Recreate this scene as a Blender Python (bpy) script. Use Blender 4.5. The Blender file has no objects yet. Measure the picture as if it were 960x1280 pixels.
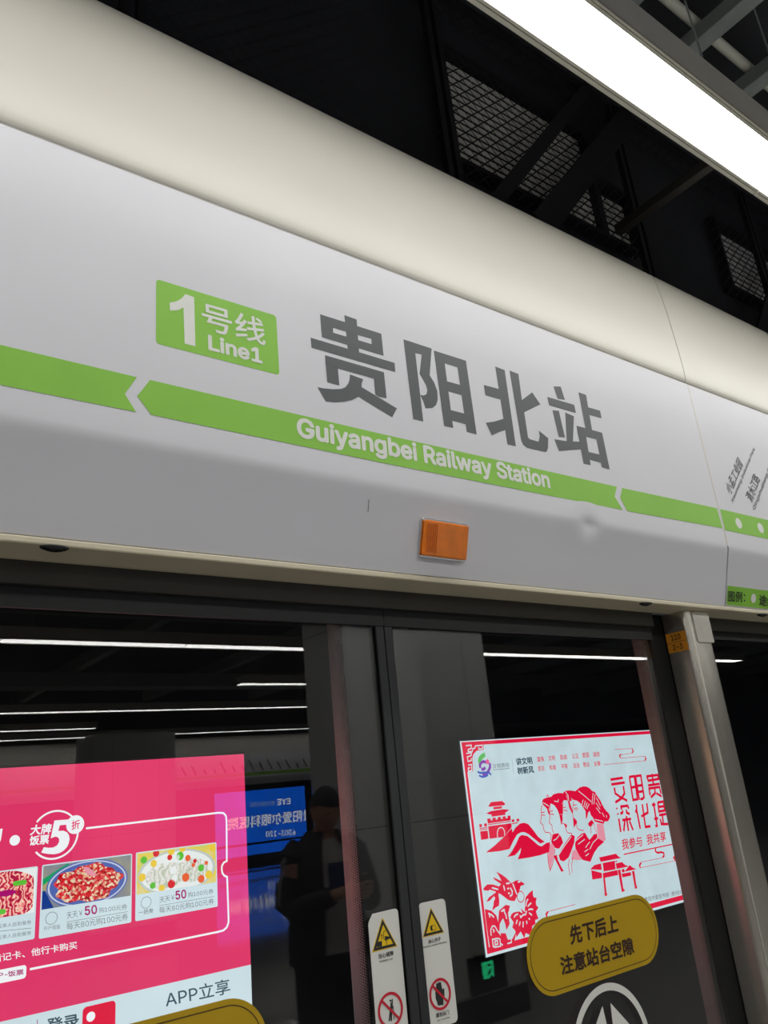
import bpy, bmesh, math, random
from mathutils import Vector, Matrix
random.seed(7)
C = bpy.context.scene
COL = C.collection

# ------------------------------------------------------------------ camera
YAW, PITCH, ROLL, FOC = 0.66579, 0.33720, -0.09914, 985.0
EYE = Vector((0, 0, 1.65))
fw = Vector((math.sin(YAW)*math.cos(PITCH), math.cos(YAW)*math.cos(PITCH), math.sin(PITCH)))
r0 = Vector((math.cos(YAW), -math.sin(YAW), 0)); u0 = r0.cross(fw)
rt = math.cos(ROLL)*r0 + math.sin(ROLL)*u0
up = -math.sin(ROLL)*r0 + math.cos(ROLL)*u0
cam = bpy.data.objects.new('camera', bpy.data.cameras.new('camera')); COL.objects.link(cam)
M = Matrix((rt, up, -fw)).transposed().to_4x4(); M.translation = EYE
cam.matrix_world = M
cam.data.sensor_width = 36; cam.data.lens = 36*FOC/1280; cam.data.clip_start = .02; cam.data.clip_end = 200
C.camera = cam

# ------------------------------------------------------------------ world, exposure
w = bpy.data.worlds.new('world'); C.world = w; w.use_nodes = True
w.node_tree.nodes['Background'].inputs[0].default_value = (.004, .005, .006, 1)
w.node_tree.nodes['Background'].inputs[1].default_value = 1
C.view_settings.view_transform = 'Standard'; C.view_settings.look = 'None'
C.view_settings.gamma = 1; C.view_settings.exposure = 0; C.view_settings.use_curve_mapping = False
LAMP = 13.4          # brightness of the strip lamps' diffusers

# ------------------------------------------------------------------ helpers
def lin(c):
    return tuple((v/255/12.92 if v/255 <= .04045 else ((v/255+.055)/1.055)**2.4) for v in c)

def mat(name, rgb, rough=.5, metal=0, noise=.06, scale=8, spec=.5, coat=0, aniso=0):
    m = bpy.data.materials.new(name); m.use_nodes = True
    nt = m.node_tree; b = nt.nodes['Principled BSDF']
    c = lin(rgb)
    n = nt.nodes.new('ShaderNodeTexNoise'); n.inputs['Scale'].default_value = scale; n.inputs['Detail'].default_value = 3
    co = nt.nodes.new('ShaderNodeTexCoord'); nt.links.new(co.outputs['Object'], n.inputs['Vector'])
    r = nt.nodes.new('ShaderNodeValToRGB')
    r.color_ramp.elements[0].position = .3; r.color_ramp.elements[1].position = .7
    r.color_ramp.elements[0].color = tuple(v*(1-noise) for v in c)+(1,)
    r.color_ramp.elements[1].color = tuple(min(1, v*(1+noise)) for v in c)+(1,)
    nt.links.new(n.outputs['Fac'], r.inputs['Fac']); nt.links.new(r.outputs['Color'], b.inputs['Base Color'])
    b.inputs['Roughness'].default_value = rough; b.inputs['Metallic'].default_value = metal
    b.inputs['Specular IOR Level'].default_value = spec
    if coat: b.inputs['Coat Weight'].default_value = coat; b.inputs['Coat Roughness'].default_value = .08
    if aniso: b.inputs['Anisotropic'].default_value = aniso
    return m

def glow(name, rgb, k=1.0, noise=0, scale=3):
    m = bpy.data.materials.new(name); m.use_nodes = True; nt = m.node_tree; nt.nodes.clear()
    o = nt.nodes.new('ShaderNodeOutputMaterial'); e = nt.nodes.new('ShaderNodeEmission')
    c = lin(rgb); e.inputs[0].default_value = c+(1,); e.inputs[1].default_value = k
    if noise:
        n = nt.nodes.new('ShaderNodeTexNoise'); n.inputs['Scale'].default_value = scale; n.inputs['Detail'].default_value = 5
        co = nt.nodes.new('ShaderNodeTexCoord'); nt.links.new(co.outputs['Object'], n.inputs['Vector'])
        r = nt.nodes.new('ShaderNodeValToRGB'); r.color_ramp.elements[0].position = .3; r.color_ramp.elements[1].position = .7
        r.color_ramp.elements[0].color = tuple(v*(1-noise) for v in c)+(1,); r.color_ramp.elements[1].color = tuple(v*(1+noise) for v in c)+(1,)
        nt.links.new(n.outputs['Fac'], r.inputs['Fac']); nt.links.new(r.outputs['Color'], e.inputs[0])
    nt.links.new(e.outputs[0], o.inputs[0]); return m

def glow_ramp(name, stops, scale, kind='VORONOI', k=1.0, stretch=(1, 1, 1)):
    m = bpy.data.materials.new(name); m.use_nodes = True; nt = m.node_tree; nt.nodes.clear()
    o = nt.nodes.new('ShaderNodeOutputMaterial'); e = nt.nodes.new('ShaderNodeEmission'); e.inputs[1].default_value = k
    co = nt.nodes.new('ShaderNodeTexCoord'); mp = nt.nodes.new('ShaderNodeMapping'); mp.inputs['Scale'].default_value = stretch
    nt.links.new(co.outputs['Object'], mp.inputs[0])
    r = nt.nodes.new('ShaderNodeValToRGB'); cr = r.color_ramp
    while len(cr.elements) < len(stops): cr.elements.new(.5)
    for el, (p, c) in zip(cr.elements, stops): el.position = p; el.color = lin(c)+(1,)
    if kind == 'VORONOI':
        t = nt.nodes.new('ShaderNodeTexVoronoi'); t.inputs['Scale'].default_value = scale
        s = nt.nodes.new('ShaderNodeSeparateColor'); nt.links.new(t.outputs['Color'], s.inputs[0]); src = s.outputs[0]
    elif kind == 'WAVE':
        t = nt.nodes.new('ShaderNodeTexWave'); t.inputs['Scale'].default_value = scale; t.inputs['Distortion'].default_value = 14
        t.inputs['Detail'].default_value = 3; t.inputs['Detail Scale'].default_value = 2; src = t.outputs['Fac']
    else:
        t = nt.nodes.new('ShaderNodeTexNoise'); t.inputs['Scale'].default_value = scale; src = t.outputs['Fac']
    nt.links.new(mp.outputs[0], t.inputs['Vector']); nt.links.new(src, r.inputs[0])
    nt.links.new(r.outputs[0], e.inputs[0]); nt.links.new(e.outputs[0], o.inputs[0]); return m

def glass_mat(name, tint=(1, 1, 1), gain=1.0):
    m = bpy.data.materials.new(name); m.use_nodes = True; nt = m.node_tree; nt.nodes.clear()
    o = nt.nodes.new('ShaderNodeOutputMaterial'); t = nt.nodes.new('ShaderNodeBsdfTransparent'); g = nt.nodes.new('ShaderNodeBsdfGlossy')
    t.inputs[0].default_value = tint+(1,); g.inputs['Roughness'].default_value = 0
    f = nt.nodes.new('ShaderNodeFresnel'); ge = nt.nodes.new('ShaderNodeNewGeometry')
    io = nt.nodes.new('ShaderNodeMapRange'); io.inputs['To Min'].default_value = 1.5; io.inputs['To Max'].default_value = 1/1.5   # a thin pane: the far face reflects like the near one
    nt.links.new(ge.outputs['Backfacing'], io.inputs['Value']); nt.links.new(io.outputs[0], f.inputs[0])
    mu = nt.nodes.new('ShaderNodeMath'); mu.operation = 'MULTIPLY'; mu.inputs[1].default_value = gain
    x = nt.nodes.new('ShaderNodeMixShader'); nt.links.new(f.outputs[0], mu.inputs[0]); nt.links.new(mu.outputs[0], x.inputs[0])
    nt.links.new(t.outputs[0], x.inputs[1]); nt.links.new(g.outputs[0], x.inputs[2]); nt.links.new(x.outputs[0], o.inputs[0]); return m

class MB:
    def __init__(s): s.v = []; s.f = []
    def poly(s, pts):
        i = len(s.v); s.v += [tuple(p) for p in pts]; s.f.append(tuple(range(i, i+len(pts)))); return s
    def box(s, a, b):
        i = len(s.v); x0, y0, z0 = a; x1, y1, z1 = b
        s.v += [(x0,y0,z0),(x1,y0,z0),(x1,y1,z0),(x0,y1,z0),(x0,y0,z1),(x1,y0,z1),(x1,y1,z1),(x0,y1,z1)]
        s.f += [tuple(i+k for k in q) for q in ((0,3,2,1),(4,5,6,7),(0,1,5,4),(1,2,6,5),(2,3,7,6),(3,0,4,7))]; return s
    def tube(s, pts, rad, n=8, caps=True):
        pts = [Vector(p) for p in pts]; rings = []
        rads = rad if isinstance(rad, (list, tuple)) else [rad]*len(pts)
        for k, p in enumerate(pts):
            d = (pts[min(k+1, len(pts)-1)]-pts[max(k-1, 0)]).normalized()
            a = d.cross(Vector((0, 0, 1)) if abs(d.z) < .9 else Vector((1, 0, 0))).normalized(); b = d.cross(a)
            i = len(s.v); rings.append(i)
            s.v += [tuple(p+rads[k]*(math.cos(t)*a+math.sin(t)*b)) for t in [2*math.pi*q/n for q in range(n)]]
        for i, j in zip(rings, rings[1:]):
            for q in range(n): s.f.append((i+q, i+(q+1) % n, j+(q+1) % n, j+q))
        if caps: s.f.append(tuple(range(rings[0], rings[0]+n))[::-1]); s.f.append(tuple(range(rings[-1], rings[-1]+n)))
        return s
    def prism(s, prof, x0, x1):          # profile in (y, z) swept along x
        n = len(prof); i = len(s.v)
        s.v += [(x0, y, z) for y, z in prof]+[(x1, y, z) for y, z in prof]
        for q in range(n): s.f.append((i+q, i+(q+1) % n, i+n+(q+1) % n, i+n+q))
        s.f.append(tuple(range(i, i+n))[::-1]); s.f.append(tuple(range(i+n, i+2*n))); return s
    def loft(s, rings, close=True, caps=True):
        ids = []
        for r in rings: ids.append(len(s.v)); s.v += [tuple(p) for p in r]
        n = len(rings[0])
        for i, j in zip(ids, ids[1:]):
            for q in range(n if close else n-1): s.f.append((i+q, i+(q+1) % n, j+(q+1) % n, j+q))
        if caps and close: s.f.append(tuple(range(ids[0], ids[0]+n))[::-1]); s.f.append(tuple(range(ids[-1], ids[-1]+n)))
        return s
    def build(s, name, m, parent=None, smooth=False, bevel=0, seg=2, sharp=38):
        me = bpy.data.meshes.new(name); me.from_pydata(s.v, [], s.f); me.update()
        o = bpy.data.objects.new(name, me); COL.objects.link(o); me.materials.append(m)
        if smooth:
            for p in me.polygons: p.use_smooth = True
            me.set_sharp_from_angle(angle=math.radians(sharp))
        if bevel:
            md = o.modifiers.new('bevel', 'BEVEL'); md.width = bevel; md.segments = seg; md.limit_method = 'ANGLE'
        if parent: o.parent = parent; o.matrix_parent_inverse = parent.matrix_world.inverted()
        return o

def tag(o, label, cat, group=None, kind=None):
    if label: o['label'] = label
    if cat: o['category'] = cat
    if group: o['group'] = group
    if kind: o['kind'] = kind
    return o
def thing(name, loc, label, cat, group=None):
    o = bpy.data.objects.new(name, None); COL.objects.link(o); o.location = loc; o.empty_display_size = .05
    o.matrix_world = Matrix.Translation(loc)
    return tag(o, label, cat, group)
def struct(o): o['kind'] = 'structure'; return o
def copy_tree(o, parent=None):
    c = o.copy(); COL.objects.link(c)
    if parent: c.parent = parent
    for ch in list(o.children): copy_tree(ch, c)
    return c

# A printed plane: n points to the viewer, e1 to the right, e2 up. w() takes a point of the photograph to the plane.
def pixel_ray(x, y): return (fw*FOC + rt*(x-480) - up*(y-640)).normalized()
GLASS_Y = 1.45
class Plane:
    def __init__(s, o, n, e1, e2, mirror=False):
        s.o = Vector(o); s.n = Vector(n).normalized(); s.e1 = Vector(e1).normalized(); s.e2 = Vector(e2).normalized(); s.mirror = mirror
    def w(s, x, y):
        d = pixel_ray(x, y); o = EYE
        if s.mirror: o = o+d*((GLASS_Y-o.y)/d.y); d = Vector((d.x, -d.y, d.z))
        p = o+d*((s.n.dot(s.o-o))/s.n.dot(d))-s.o
        return (p.dot(s.e1), p.dot(s.e2))
    def at(s, a, b, off=.001): return s.o+s.e1*a+s.e2*b+s.n*off
UPPER = Plane((0, 1.272, 0), (0, -1, 0), (1, 0, 0), (0, 0, 1))
fd = Vector((0, 1.330-1.2735, 2.100-2.279)).normalized()
LOWER = Plane((0, 1.2735, 2.279), Vector((0, fd.z, -fd.y)), (1, 0, 0), -fd)
PANE = Plane((0, GLASS_Y-.002, 0), (0, -1, 0), (1, 0, 0), (0, 0, 1))
BOARD = Plane((0, 4.48, 0), (0, -1, 0), (1, 0, 0), (0, 0, 1))
FARBOARD = Plane((0, -20, 0), (0, 1, 0), (-1, 0, 0), (0, 0, 1), True)
FARHEAD = Plane((0, -16.672, 0), (0, 1, 0), (-1, 0, 0), (0, 0, 1), True)
COLFACE = Plane((0, -2.0, 0), (0, 1, 0), (-1, 0, 0), (0, 0, 1), True)
POSTSIDE = Plane((2.21, 0, 0), (-1, 0, 0), (0, -1, 0), (0, 0, 1))

class Crop:            # reading points off an enlarged crop of the photograph
    def __init__(s, x, y, k): s.x, s.y, s.k = x, y, k
    def __call__(s, a, b): return (s.x+a/s.k, s.y+b/s.k)
PX = Crop(0, 0, 1)

def print_polys(pl, crop, polys, off=.0004, mb=None):
    mb = mb or MB()
    for k, p in enumerate(polys): mb.poly([pl.at(*pl.w(*crop(*q)), off+k*2e-5) for q in p])
    return mb
def stroke2(mb, pl, pts, wd, off=.001, closed=False):      # pts in plane coordinates
    P = [Vector(p) for p in pts]; n = len(P)
    if closed: P = P+[P[0], P[1]]
    L = []; R = []
    for k in range(len(P)):
        a = P[k]-P[k-1] if k else P[1]-P[0]; b = P[k+1]-P[k] if k+1 < len(P) else P[k]-P[k-1]
        if a.length < 1e-9: a = b
        if b.length < 1e-9: b = a
        a.normalize(); b.normalize(); t = (a+b)
        t = t.normalized() if t.length > .2 else b
        nn = Vector((-t.y, t.x)); c = max(.5, nn.dot(Vector((-b.y, b.x))))
        L.append(P[k]+nn*wd/2/c); R.append(P[k]-nn*wd/2/c)
    rng = range(1, len(P)-1) if closed else range(len(P)-1)
    for k in rng: mb.poly([pl.at(*R[k], off), pl.at(*R[k+1], off), pl.at(*L[k+1], off), pl.at(*L[k], off)])
    return mb
def strokes(pl, crop, lines, wd, off=.001, mb=None):
    mb = mb or MB()
    for l in lines: stroke2(mb, pl, [pl.w(*crop(*q)) for q in l], wd, off)
    return mb
def disc2(mb, pl, c, r, off=.001, n=32, rx=None, a0=0, a1=2*math.pi):
    rx = rx or r
    mb.poly([pl.at(c[0]+rx*math.cos(t), c[1]+r*math.sin(t), off) for t in [a0+(a1-a0)*k/n for k in range(n)]]); return mb
def ring2(mb, pl, c, r, wd, off=.001, a0=0, a1=2*math.pi, n=48):
    ts = [a0+(a1-a0)*k/n for k in range(n+1)]
    for t, q in zip(ts, ts[1:]):
        mb.poly([pl.at(c[0]+rr*math.cos(x), c[1]+rr*math.sin(x), off) for rr, x in ((r-wd/2, t), (r+wd/2, t), (r+wd/2, q), (r-wd/2, q))])
    return mb
def rrect(x0, z0, x1, z1, r, n=8):
    out = []
    for cx, cz, a in ((x1-r, z1-r, 0), (x0+r, z1-r, 90), (x0+r, z0+r, 180), (x1-r, z0+r, 270)):
        out += [(cx+r*math.cos(math.radians(a+90*k/n)), cz+r*math.sin(math.radians(a+90*k/n))) for k in range(n+1)]
    return out
def slab2(mb, pl, pts, o0, o1):     # a flat sheet with real thickness from offset o0 (back) to o1 (front)
    n = len(pts); i = len(mb.v)
    mb.v += [tuple(pl.at(a, b, o0)) for a, b in pts]+[tuple(pl.at(a, b, o1)) for a, b in pts]
    for q in range(n): mb.f.append((i+q, i+(q+1) % n, i+n+(q+1) % n, i+n+q))
    mb.f.append(tuple(range(i, i+n))[::-1]); mb.f.append(tuple(range(i+n, i+2*n))); return mb

def face(f):
    try: return bpy.data.fonts.load(bpy.utils.system_resource('DATAFILES', path='fonts')+'/'+f)
    except Exception: return None
SANS = face('Inter.woff2')
CACHE = {}
def sans_char(ch):
    # one Latin character: its outline and its width
    if ch not in CACHE:
        mx = lambda q: max(p[0] for p in glyph_raw(q)[0])
        v, f = ([], []) if ch == ' ' else glyph_raw(ch)
        if ch in 'PR':          # the font's own outline crosses itself here: drawn afresh as stem, bowl and leg
            yb, yi = (.186, .242) if ch == 'P' else (.198, .255); v = [(.06, 0), (.125, 0), (.125, .509), (.06, .509)]; f = [(0, 1, 2, 3)]
            out = [(.125, .509)]+[(.235+.174*math.cos(t), (.509+yb)/2+(.509-yb)/2*math.sin(t)) for t in [math.pi/2-math.pi*k/16 for k in range(17)]]+[(.125, yb)]
            inn = [(.125, .452)]+[(.233+.111*math.cos(t), (.452+yi)/2+(.452-yi)/2*math.sin(t)) for t in [math.pi/2-math.pi*k/16 for k in range(17)]]+[(.125, yi)]
            v += out+inn; f += [(4+k, 5+k, 24+k, 23+k) for k in range(18)]
            if ch == 'R': i = len(v); v += [(.230, .229), (.303, .229), (.428, 0), (.353, 0)]; f.append((i, i+1, i+2, i+3))
        CACHE[ch] = (v, f, mx('H'+ch+'H')-mx('HH')+0)
    return CACHE[ch]
def glyph_run(s):
    if not (SANS and s.isascii()): return glyph_raw(s)
    V_, F_, cur = [], [], 0
    for ch in s:
        v, f, adv = sans_char(ch); i = len(V_)
        V_ += [(p[0]+cur, p[1]) for p in v]; F_ += [tuple(i+j for j in t) for t in f]; cur += adv
    return V_, F_
def glyph_raw(s):
    cu = bpy.data.curves.new('lettering', 'FONT'); cu.body = s
    if SANS and s.isascii(): cu.font = SANS
    cu.size = 1; cu.size = 1; cu.resolution_u = 3
    o = bpy.data.objects.new('lettering', cu); COL.objects.link(o)
    dg = bpy.context.evaluated_depsgraph_get(); dg.update()
    me = bpy.data.meshes.new_from_object(o.evaluated_get(dg))
    v = [(p.co.x, p.co.y) for p in me.vertices]; f = [tuple(p.vertices) for p in me.polygons]
    bpy.data.objects.remove(o); bpy.data.curves.remove(cu); bpy.data.meshes.remove(me); return v, f
def glyphs(s):
    import itertools
    runs = [''.join(g) for _, g in itertools.groupby(s, key=lambda ch: ch.isascii())]
    if len(runs) == 1: return glyph_run(s)
    ref = [p[1] for p in glyph_run('国')[0]]; lo_, hi_ = min(ref), max(ref); H = hi_-lo_
    V_, F_, cur = [], [], 0
    for r_ in runs:
        v, f = glyph_run(r_); a0 = min(p[0] for p in v); k = 1; y0 = 0; b0 = 0
        if r_.isascii():
            d = [p[1] for p in glyph_run('8')[0]]; k = .84*H/(max(d)-min(d)); b0 = min(d); y0 = lo_+.07*H
        i = len(V_); V_ += [((p[0]-a0)*k+cur, (p[1]-b0)*k+y0) for p in v]; F_ += [tuple(i+j for j in q) for q in f]
        cur = max(p[0] for p in V_)+.10*H
    return V_, F_
def lettering(s, pl, crop, BL, BR, TL, bold=0, off=.0015, mb=None, world=False):
    """Set a line of text so that its ink fills the parallelogram BL, BR, TL."""
    mb = mb or MB(); v, f = glyphs(s)
    if not v: return mb
    cv = (lambda q: Vector(q)) if world else (lambda q: Vector(pl.w(*crop(*q))))
    A, B, T = cv(BL), cv(BR), cv(TL)
    sh = [(0, 0)]
    if bold: sh = [(bold*math.cos(t), bold*math.sin(t)) for t in [math.pi/4*k for k in range(8)]]
    x0 = min(p[0] for p in v)-bold; x1 = max(p[0] for p in v)+bold; y0 = min(p[1] for p in v)-bold; y1 = max(p[1] for p in v)+bold
    for k, (dx, dy) in enumerate(sh):
        Q = [A+(B-A)*((p[0]+dx-x0)/(x1-x0))+(T-A)*((p[1]+dy-y0)/(y1-y0)) for p in v]
        for n_, t in enumerate(f): mb.poly([pl.at(Q[j].x, Q[j].y, off+k*4e-5+(n_ % 9)*4e-6) for j in t])
    return mb

# ------------------------------------------------------------------ materials
m_vinyl = mat('white_vinyl', (220, 220, 226), .55, noise=.02, scale=3)
m_cream = mat('cream_enamel', (216, 212, 201), .36, noise=.03, scale=2, spec=.5)
m_soffit = mat('cream_soffit', (205, 196, 170), .4, noise=.05)
m_green = mat('line_green', (140, 202, 68), .5, noise=.03)
m_dark = mat('slate_print', (86, 90, 92), .45, noise=.03)
m_whiteprint = mat('white_print', (232, 234, 228), .5, noise=.02)
m_ink = mat('black_ink', (38, 40, 40), .5, noise=.05)
m_black = mat('black_paint', (16, 17, 19), .55, noise=.2)
m_rubber = mat('black_rubber', (38, 40, 42), .6, noise=.1, scale=40)
m_gap = mat('dark_recess', (6, 6, 7), .9, noise=.1)
m_rail = mat('dark_anodised', (70, 68, 62), .5, metal=.4, noise=.08)
m_frit = mat('black_enamel_print', (9, 10, 11), .6, noise=.1)
m_steel = mat('brushed_steel', (205, 200, 190), .24, metal=.8, noise=.05, scale=60)
m_alu = mat('satin_aluminium', (150, 150, 147), .34, metal=.7, noise=.06, scale=30)
m_glass = glass_mat('clear_glass')
m_amber = mat('amber_lens', (244, 128, 8), .18, noise=.12, scale=30, coat=.6)
m_amber_in = mat('amber_rib', (214, 104, 6), .2, noise=.1, scale=60)
m_chrome = mat('chrome', (215, 215, 215), .12, metal=1, noise=.03)
m_lens = mat('sensor_lens', (14, 14, 15), .08, noise=.1)
m_sticker = mat('white_sticker', (225, 225, 220), .5, noise=.02)
m_yel = mat('warning_yellow', (236, 196, 20), .45, noise=.03)
m_olive = mat('sign_yellow', (184, 150, 2), .4, noise=.03)
m_brown = mat('sign_brown', (52, 30, 18), .5, noise=.05)
m_red = mat('sign_red', (205, 24, 52), .5, noise=.03)
m_plate = mat('number_orange', (226, 150, 38), .5, noise=.06)
m_lampbody = mat('lamp_housing', (228, 226, 218), .45, noise=.03)
m_lamplip = mat('lamp_lip', (205, 202, 190), .4, noise=.03)
m_lamp = glow('lamp_diffuser', (255, 254, 250), LAMP)
m_fill = glow('added_ceiling_fill', (255, 254, 250), .9)  # weak glow added to lift the dark ceiling and mesh
m_mesh = mat('black_wire', (30, 30, 36), .6, noise=.2)
m_louver = mat('louver_grey', (236, 236, 232), .5, noise=.15, scale=25)
m_ceil = mat('ceiling_black', (56, 58, 64), .9, noise=.2, scale=2)
m_beam = mat('beam_grey', (150, 156, 156), .7, noise=.1)
m_pipe = mat('conduit_grey', (225, 226, 214), .6, noise=.1)
m_wall = mat('tunnel_wall', (46, 47, 48), .9, noise=.25, scale=1.5)
m_floor = mat('polished_stone', (160, 158, 154), .06, noise=.12, scale=14)
m_column = mat('column_panel', (224, 226, 226), .28, noise=.03, spec=.5)
m_plinth = mat('column_base', (16, 16, 17), .3, noise=.1)
m_boxbody = mat('box_frame', (60, 62, 64), .5, metal=.5, noise=.1)

# ------------------------------------------------------------------ setting
X0, X1 = -9.0, 34.0
struct(MB().box((X0, -18.3, -.3), (X1, 1.62, 0)).build('floor', m_floor))
struct(MB().box((X0, -21, 4.62), (X1, 5.2, 4.8)).build('ceiling', m_ceil))
struct(MB().box((X0, 4.62, -1.4), (X1, 4.9, 4.62)).build('wall_track', m_wall))
struct(MB().box((X0, -20.4, -1.4), (X1, -20.15, 4.62)).build('wall_opposite', m_wall))
struct(MB().box((X0-.2, -20.15, -1.4), (X0, 4.62, 4.62)).build('wall_left', m_wall))
struct(MB().box((X1, -20.15, -1.4), (X1+.2, 4.62, 4.62)).build('wall_right', m_wall))
struct(MB().box((X0, 1.72, -1.6), (X1, 4.62, -1.4)).build('floor_track', m_wall))
struct(MB().box((X0, -20.15, -1.6), (X1, -18.4, -1.4)).build('floor_opposite_track', m_wall))
struct(MB().box((X0, 1.62, 3.30), (X1, 1.70, 4.61)).build('wall_upper', m_ceil))
struct(MB().box((X0, 1.345, 2.13), (X1, 1.62, 3.32)).build('wall_header', m_black))
struct(MB().box((X0, -17.05, 2.13), (X1, -16.75, 3.32)).build('wall_far_header', m_black))
struct(MB().box((X0, -17.15, 3.34), (X1, -17.08, 4.61)).build('wall_far_upper', m_ceil))
for k, x in enumerate([-4.4+2.9*i for i in range(12)]):
    o = struct(MB().box((x, -16.7, 4.28), (x+.16, .62, 4.52)).build('trim_%d' % (k+1), m_beam, bevel=.01))
for k, y in enumerate((-6.9, -13.0)):
    struct(MB().box((X0+.1, y, 4.0), (X1-.1, y+.55, 4.26)).build('trim_%d' % (k+20), m_beam, bevel=.01))

# ------------------------------------------------------------------ header: panels, covers, underside
SEAM = 2.394
def header_panel_mesh(x0, x1, dent=None, wob=0):
    prof = [(1.2835, 2.878), (1.2730, 2.8768), (1.2720, 2.874), (1.2720, 2.70), (1.2720, 2.52), (1.2720, 2.42), (1.2722, 2.35), (1.2724, 2.31),
            (1.2725, 2.291), (1.2728, 2.286), (1.2738, 2.279), (1.2760, 2.2705), (1.2774, 2.266), (1.2850, 2.2425), (1.2940, 2.216), (1.3040, 2.184), (1.3170, 2.143), (1.3285, 2.1065), (1.3300, 2.1025), (1.3335, 2.1010)]
    xs = sorted(set([x0, x1]+[x0+(x1-x0)*k/90 for k in range(91)]+([dent[0]+.01*k for k in range(-14, 15)] if dent else [])))
    back = [(y+.0045, z) for y, z in prof]
    mb = MB(); n = len(prof); ring = prof+back[::-1]
    def dz(x, y, z):
        d = 0
        if dent:
            r2 = ((x-dent[0])/.040)**2+((z-dent[1])/.020)**2
            d = .0085*math.exp(-r2)-.0022*math.exp(-(((x-dent[0])/.09)**2+((z-dent[1]-.012)/.05)**2))
        return d
    rings = [[(x, y+dz(x, y, z), z) for y, z in ring] for x in xs]
    return mb.loft(rings, close=True)

dentp = UPPER.w(738, 655)
hp = thing('station_sign', (.5, 1.33, 2.1), 'white header panel with the four big station name characters and green badge', 'sign panel')
o = header_panel_mesh(-1.5, SEAM-.0035, (dentp[0], 2.277)).build('panel_sheet', m_vinyl, hp, smooth=True)
g = print_polys(UPPER, PX, [[(-60, 417), (0, 431), (171, 471.5), (156, 492.5), (170, 515), (0, 481), (-60, 469)],
    [(187.5, 475), (480, 543.2), (770.9, 608.4), (768.3, 620.6), (778.4, 637.6), (480, 579), (189, 518.5), (171.5, 495)],
    [(777.5, 610), (896, 635.3), (903, 660.3), (784, 638.8), (775.2, 622.4)]], .0004)
g.v = [(min(p[0], 2.3902), p[1], p[2]) for p in g.v]
g.build('direction_stripe', m_green, hp)
c1 = Crop(380, 380, 8); c2 = Crop(500, 410, 9.14); c3 = Crop(590, 440, 8.727); c4 = Crop(670, 470, 8.727)
print_polys(UPPER, c1, [
    [(160,103),(285,143),(295,368),(178,332)], [(160,103),(772,298),(780,380),(168,203)], [(668,265),(772,298),(795,518),(680,483)],
    [(172,252),(785,435),(795,518),(178,332)], [(402,112),(525,155),(553,520),(440,490)], [(65,337),(905,590),(912,680),(75,437)],
    [(208,512),(798,683),(806,777),(215,610)], [(208,512),(330,548),(352,815),(232,782)], [(690,652),(798,683),(825,943),(750,928),(712,905)],
    [(458,705),(590,752),(575,800),(575,832),(928,1045),(880,1133),(545,928),(480,960),(400,978),(310,985),(218,975),(135,833),(200,845),(290,853),(370,850),(410,835),(440,800),(455,760)]]
    ).build('name_character', m_dark, hp)
print_polys(UPPER, c2, [
    [(38,130),(160,169),(265,1068),(150,1040)],
    [(38,130),(360,235),(338,540),(390,625),(425,720),(430,820),(412,880),(370,915),(290,920),(262,835),(230,765),(270,772),(300,758),(312,712),(298,655),(262,590),(222,525),(235,420),(247,305),(165,285),(55,255)],
    [(385,258),(495,293),(607,1143),(503,1120)], [(640,340),(752,375),(875,1215),(762,1188)], [(385,258),(752,375),(765,485),(400,370)],
    [(440,583),(790,680),(800,795),(455,698)], [(480,912),(835,1005),(850,1128),(500,1033)]]).build('name_character', m_dark, hp)
print_polys(UPPER, c3, [
    [(252,158),(355,198),(478,1030),(385,1008)], [(128,360),(300,406),(320,523),(145,472)], [(150,772),(240,760),(345,728),(362,852),(290,875),(215,910)],
    [(408,203),(505,240),(543,525),(655,440),(745,572),(568,658),(610,930),(625,950),(725,980),(738,920),(727,857),(830,940),(828,1050),(815,1085),(795,1092),(600,1047),(560,1015),(538,970)]]
    ).build('name_character', m_dark, hp)
print_polys(UPPER, c4, [
    [(190,115),(268,115),(315,262),(235,250)], [(122,228),(415,315),(435,405),(142,320)], [(178,375),(248,380),(315,670),(248,665)],
    [(318,398),(412,440),(402,720),(335,715)], [(198,690),(320,710),(480,718),(495,800),(250,820)], [(463,178),(545,207),(612,600),(538,575)],
    [(560,340),(697,378),(715,462),(580,425)], [(440,543),(530,567),(595,972),(518,955)], [(440,543),(720,620),(735,711),(455,641)],
    [(640,600),(720,620),(803,1020),(718,995)], [(500,812),(770,876),(785,965),(515,896)]]).build('name_character', m_dark, hp)
c = Crop(360, 360, 2.1818)
lettering('Guiyangbei Railway Station', UPPER, c, (25, 421), (718, 559), (22, 350), .03, .0008).build('romanised_name', m_whiteprint, hp)
c = Crop(180, 340, 5.333)
a = [UPPER.w(*c(*q)) for q in ((78, 45), (82, 475), (905, 690), (878, 292))]
bx0, bx1 = (a[0][0]+a[1][0])/2, (a[2][0]+a[3][0])/2; bz1, bz0 = (a[0][1]+a[3][1])/2, (a[1][1]+a[2][1])/2
lb = MB().poly([UPPER.at(p, q, .0004) for p, q in rrect(bx0, bz0, bx1, bz1, .008)]).build('line_badge', m_green, hp)
print_polys(UPPER, c, [[(275,148),(333,170),(342,497),(270,478),(262,237),(240,250),(215,257),(172,258),(170,205),(205,200),(230,190),(255,172)]], .0008).build('badge_numeral', m_whiteprint, lb)
lettering('号线', UPPER, c, (388, 381), (812, 495), (380, 195), .012, .0008).build('badge_characters', m_whiteprint, lb)
lettering('Line1', UPPER, c, (428, 522), (790, 616), (424, 414), .03, .0008).build('badge_line_name', m_whiteprint, lb)
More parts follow.
